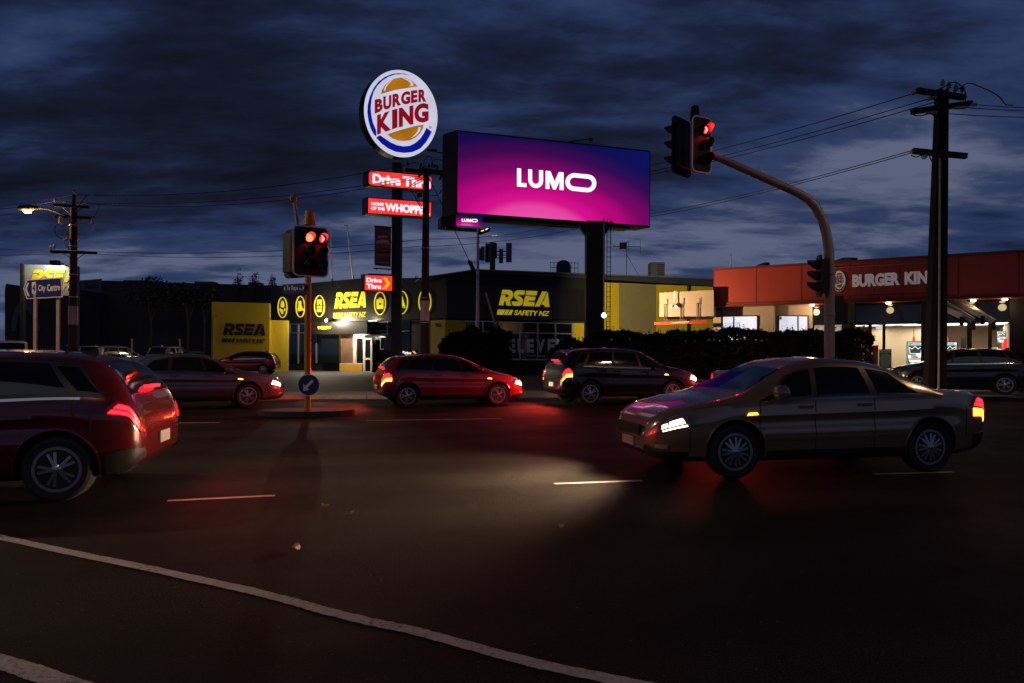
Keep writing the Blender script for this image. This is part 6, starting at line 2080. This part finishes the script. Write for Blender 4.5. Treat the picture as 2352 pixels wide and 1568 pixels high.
# backlit poster screens
E_scr = emis('poster_glow', (.55, .66, .70), .9, .35, 3)
E_scd = emis('poster_dark', (.02, .06, .05), .8, .3, 3)
E_pw = emis('poster_white', (.95, 1, 1), 1.9)
E_bg = emis('poster_burger', (.85, .30, .05), .9, .3, 10)
E_gr = emis('poster_green', (.10, .60, .10), .9)
def poster(label, x0, y0, x1, y1, dpt, foot=True, seed=0):
    pl_ = Pg.off(dpt)
    c = pl_.pt(*pl_.st(*zb3((x0 + x1) / 2, y1)))
    if foot: c.z = GZ + .02
    t = thing('poster_screen', label, 'poster', c, 0, 'backlit poster screens in the restaurant')
    w = x1 - x0; h = y1 - y0
    def q(a, b): return (x0 + a * w, y0 + b * h)
    m_ = MB(); poly(m_, pl_, [q(-.06, -.03), q(1.06, -.03), q(1.06, 1.03), q(-.06, 1.03)], zb3, -.08, .08)
    if foot:
        zb_ = pl_.st(*zb3(x0, y1))[1]; xa_ = pl_.st(*zb3(x0 + .2 * w, y1))[0]; xb__ = pl_.st(*zb3(x0 + .8 * w, y1))[0]
        m_.prism([pl_.pt(xa_, GZ + .03, -.06), pl_.pt(xb__, GZ + .03, -.06), pl_.pt(xb__, zb_ + .05, -.06), pl_.pt(xa_, zb_ + .05, -.06)], pl_.n * -.06)
    cab = obj('cabinet', m_, M_matblack, t)
    m_ = MB(); poly(m_, pl_, [q(0, 0), q(1, 0), q(1, 1), q(0, 1)], zb3, 0, .004); obj('picture', m_, E_scr, cab)
    m_ = MB(); poly(m_, pl_, [q(.06, .15), q(.94, .15), q(.94, .55), q(.06, .55)], zb3, .004, .003); poly(m_, pl_, [q(.02, .74), q(.98, .74), q(.98, .98), q(.02, .98)], zb3, .004, .003); obj('dark_field', m_, E_scd, cab)
    m_ = MB()
    crown = [q(.10, .22), q(.30, .30), q(.48, .18), q(.68, .30), q(.90, .20), q(.84, .50), q(.16, .50)]
    for k in range(len(crown)):
        a = Vector(crown[k]); b = Vector(crown[(k + 1) % len(crown)])
        nn = Vector((-(b - a).y, (b - a).x)).normalized() * w * .014
        poly(m_, pl_, [tuple(a + nn), tuple(b + nn), tuple(b - nn), tuple(a - nn)], zb3, .007, .003)
    for k, (a, b) in enumerate(((.08, .95), (.12, .90), (.2, .8))):
        yy = .77 + .065 * k
        poly(m_, pl_, [q(a, yy), q(b, yy), q(b, yy + .032), q(a, yy + .032)], zb3, .007, .003)
    poly(m_, pl_, [q(.55, .50), q(.92, .48), q(.88, .66), q(.60, .66)], zb3, .007, .003)
    poly(m_, pl_, [q(.05, .58), q(.20, .58), q(.18, .70), q(.07, .70)], zb3, .007, .003)
    poly(m_, pl_, [q(.84, .04), q(.96, .04), q(.96, .11), q(.84, .11)], zb3, .007, .003)
    obj('white_print', m_, E_pw, cab)
    m_ = MB(); poly(m_, pl_, [q(.50 + .20 * math.cos(a), .655 - .062 * math.sin(a)) for a in [k * math.pi / 9 for k in range(18)]], zb3, .012, .003); obj('burger_print', m_, E_bg, cab)
    m_ = MB(); poly(m_, pl_, [q(.06, .05), q(.30, .03), q(.36, .07), q(.20, .12), q(.08, .11)], zb3, .004, .003); obj('green_print', m_, E_gr, cab)
poster('tall bright poster screen left of the massive pole', 1162, 1076, 1320, 1310, -.45)
poster('bright poster screen just right of the massive pole', 1530, 1076, 1662, 1300, -.45)
poster('menu screen high on the wall at the far right of the restaurant', 2072, 968, 2188, 1086, -1.6, False)
poster('small counter screen below the far right menu screen', 2014, 1130, 2080, 1222, -1.0, False)
# printed posters on the glass
M_gp = mat('green_poster', (.07, .36, .12), .5, 0, .1); M_rp = mat('red_poster', (.50, .03, .03), .5, 0, .1)
pl_ = Pg.off(.09)
t = thing('window_poster', 'green poster with a white ring pattern at the end of the hedge', 'poster', pl_.pt(*pl_.st(*zb3(938, 1345))))
m_ = MB(); poly(m_, pl_, [(872, 1150), (1000, 1147), (1000, 1342), (872, 1345)], zb3, 0, .01); obj('sheet', m_, M_gp, t)
m_ = MB()
for r_ in (58, 44, 30, 16):
    pring(m_, pl_, (940, 1262), r_ * .95, r_ * 1.18, 7, zb3, .01, .004, 32)
word(m_, pl_, 'CRUNCHY', [(876, 1157), (996, 1154), (996, 1182), (876, 1184)], zb3, .04, d=.01, th=.004)
obj('print', m_, M_white, t)
t = thing('window_poster', 'red poster beside the green ring poster, half hidden by the hedge', 'poster', pl_.pt(*pl_.st(*zb3(838, 1335))))
m_ = MB(); poly(m_, pl_, [(805, 1110), (866, 1108), (866, 1335), (805, 1338)], zb3, 0, .01); obj('sheet', m_, M_rp, t)
m_ = MB(); poly(m_, pl_, [(826, 1165), (864, 1180), (864, 1255), (840, 1240)], zb3, .01, .004); obj('leaf_print', m_, M_gp, t)
m_ = MB(); word(m_, pl_, 'SA', [(812, 1295), (856, 1293), (856, 1326), (812, 1328)], zb3, .04, d=.01, th=.004); obj('print', m_, M_white, t)
# raking pergola beams by the entrance
m_ = MB()
for a, b in (((1400, 650), (1715, 820)), ((1480, 620), (1830, 855)), ((1600, 640), (1930, 810)), ((1690, 630), (2040, 870))):
    pa = PK2.pt(*PK2.st(*zb3(*a)), -.9); pb__ = PK2.pt(*PK2.st(*zb3(*b)), -.2)
    arm_bar(m_, pa, pb__, .07, .22)
parts('pergola_beam', m_, M_alu, rs)
m_ = MB()
for x, y0, y1 in ((1712, 815, 905), (1832, 860, 950), (1928, 805, 895), (2040, 870, 950)):
    pa = PK2.pt(*PK2.st(*zb3(x, y0)), -.2); pb__ = PK2.pt(*PK2.st(*zb3(x, y1)), -.2)
    m_.box((pa + pb__) / 2, (.14, .10, pa.z - pb__.z), PK2.e, PK2.n)
parts('pergola_drop', m_, M_matblack, rs)

# ------------------------------------------------------------------ road lamps outside the frame, two of them added for light
def street_lamp(label, base, h, reach, ang, energy, col):
    base = Vector(base)
    t = thing('street_lamp', label, 'street lamp', base, 0, 'tall road lamps')
    d = Vector((math.cos(R_(ang)), math.sin(R_(ang)), 0))
    tip = base + d * reach + Vector((0, 0, h))
    obj('pole', MB().tube([base, base + Vector((0, 0, h - .9)), base + d * reach * .3 + Vector((0, 0, h - .2)), tip], [.11, .08, .05, .04], 10), M_steel, t, True)
    hd_ = obj('lamp_head', MB().box(tip + d * .3, (.8, .28, .14), d, Vector((-d.y, d.x, 0))), M_steel, t)
    obj('lens', MB().box(tip + d * .32 + Vector((0, 0, -.08)), (.5, .22, .03), d, Vector((-d.y, d.x, 0))), emis('road_lamp_lens', (1, .66, .36), 30), hd_)
    lamp('road_light', 'SPOT', tip + d * .32 + Vector((0, 0, -.12)), energy, col, hd_, spot_size=R_(160), spot_blend=.5, shadow_soft_size=.2, aim=tip + d * .32 - Vector((0, 0, 10)))
street_lamp('road lamp just beyond the upper right corner of the view', sn(17.5, 6.0), 10.6, 1.6, 160, 900, (1, .60, .30))
street_lamp('added road lamp beyond the left edge of the view', sn(-14.5, 16.5), 9.6, 1.5, 20, 2900, (1, .66, .42))  # added lamp, brightens the city sign, its posts and the verge
street_lamp('added road lamp on the near corner behind the viewer', (-5.5, -6.0, 0), 10.0, 2.0, 60, 680, (1, .76, .68))  # added lamp behind the camera, lights the foreground lines and near cars

# ------------------------------------------------------------------ vehicles
C_maroon = body_paint('maroon_paint', (0.085, 0.006, 0.008))
C_beige = body_paint('bronze_paint', (0.20, 0.145, 0.095), .45)
C_grey = body_paint('grey_paint', (0.10, 0.10, 0.105), .5)
C_black = body_paint('black_paint', (0.010, 0.010, 0.011))
C_white = body_paint('white_paint', (0.58, 0.57, 0.56), .0)
C_silver = body_paint('silver_paint', (0.38, 0.38, 0.39), .6)
C_blue = body_paint('navy_paint', (0.012, 0.018, 0.05))
C_dred = body_paint('dark_red_paint', (0.22, 0.010, 0.014))
C_orange = body_paint('orange_paint', (0.55, 0.17, 0.02), .1)

def on_ground(u, Y, z=0.0):
    p = P(u, 800, Y); p.z = z
    return p
TR = 'cars crossing the junction'
car('maroon hatchback at the left edge of the near lane with red tail lamps lit', None or 'car', HATCH, C_maroon, sn(-4.3, 8.2), 192, TR, E_tail, E_head, None, 5, tailglow=60)
car('bronze saloon with bright headlamps at the right of the near lane', 'car', SEDAN, C_beige, sn(5.6, 8.2), 192, TR, E_tail, E_headw, E_amber, 7, beam=1000)
car('grey saloon in the far lane partly hidden by the maroon hatchback', 'car', SEDAN, C_grey, sn(-4.6, 19.6), 30, TR, E_tail, E_head, E_amber, 5, tailglow=380, beam=90)
car('dark red hatchback with lit tail lamps in the far lane, below the rounded bush', 'car', HATCH, C_dred, sn(2.35, 19.8), 20, TR, E_tail, E_head, E_amber, 5, tailglow=380, beam=90)
car('black sport utility with lit tail lamps ahead of the far dark red hatchback', 'car', SUV, C_black, sn(7.6, 19.7), 18, TR, E_tail, E_head, E_amber, 5, tailglow=380, beam=90)
car('navy saloon with lit tail lamps mostly hidden behind the bronze saloon', 'car', SEDAN, C_blue, sn(13.2, 19.6), 16, TR, E_tail, E_head, E_amber, 5, tailglow=380, beam=90)
# parked
PK_ = 'vehicles parked by the buildings'
car('dark red hatchback parked in front of the yellow wall panel', 'car', HATCH, C_dred, on_ground(562, 43.5, GZ), 184, PK_, None, None, None, 7)
car('silver utility with its tailgate to the road, right of the white marker posts', 'utility', UTE, C_silver, on_ground(385, 45, GZ), 78, PK_, None, None, None, 5, name='utility')
car('silver wagon with a wide rear window, seen from behind left of the tailgate utility', 'car', WAGON, C_silver, on_ground(268, 45, GZ), 74, PK_, None, None, None, 5)
car('dark wagon with a spare wheel parked behind the timber lamp pole', 'car', WAGON, C_grey, on_ground(205, 46, GZ), 72, PK_, None, None, None, 5)
car('dark hatchback parked beside the tailgate utility', 'car', HATCH, C_black, on_ground(445, 47, GZ), 80, PK_, None, None, None, 5)
car('black sport utility with red tail lamps lit in front of the restaurant windows', 'car', SUV, C_black, on_ground(2195, 26.0, GZ), 152, PK_, E_tail, None, None, 5)
# small box van at the left edge
vb = on_ground(22, 42, GZ)
VAN = dict(SUV, L=4.9, axles=(0.9, 3.9), gw=.80,
    top=[(0,.9),(.03,1.5),(.08,1.85),(.2,1.98),(.6,2.02),(2.0,2.03),(3.3,2.0),(3.7,1.85),(4.25,1.35),(4.45,1.22),(4.75,1.05),(4.85,.9),(4.9,.70)],
    belt=[(0,.8),(.05,1.0),(.2,1.10),(2.5,1.10),(4.2,1.08),(4.6,.98),(4.9,.68)], bot=[(0,.46),(.1,.36),(.4,.30),(4.5,.30),(4.75,.32),(4.9,.42)],
    hw=[(0,.75),(.03,.84),(.09,.88),(.3,.92),(.9,.93),(2.4,.93),(3.9,.925),(4.45,.88),(4.71,.80),(4.83,.68),(4.9,.54)],
    side=[(3.10,3.9,3.14,3.60)], quarter=None, screen=(3.68,4.28), rear=(.04,.12), tail=(.01,.12), tt=(3.0,5.1), head=(4.40,4.78), doors=(3.0,1.9), hood=4.35)
car('white van with a dark windscreen parked at the left edge', 'van', VAN, C_white, vb, -52, PK_, None, None, None, 5, name='van')
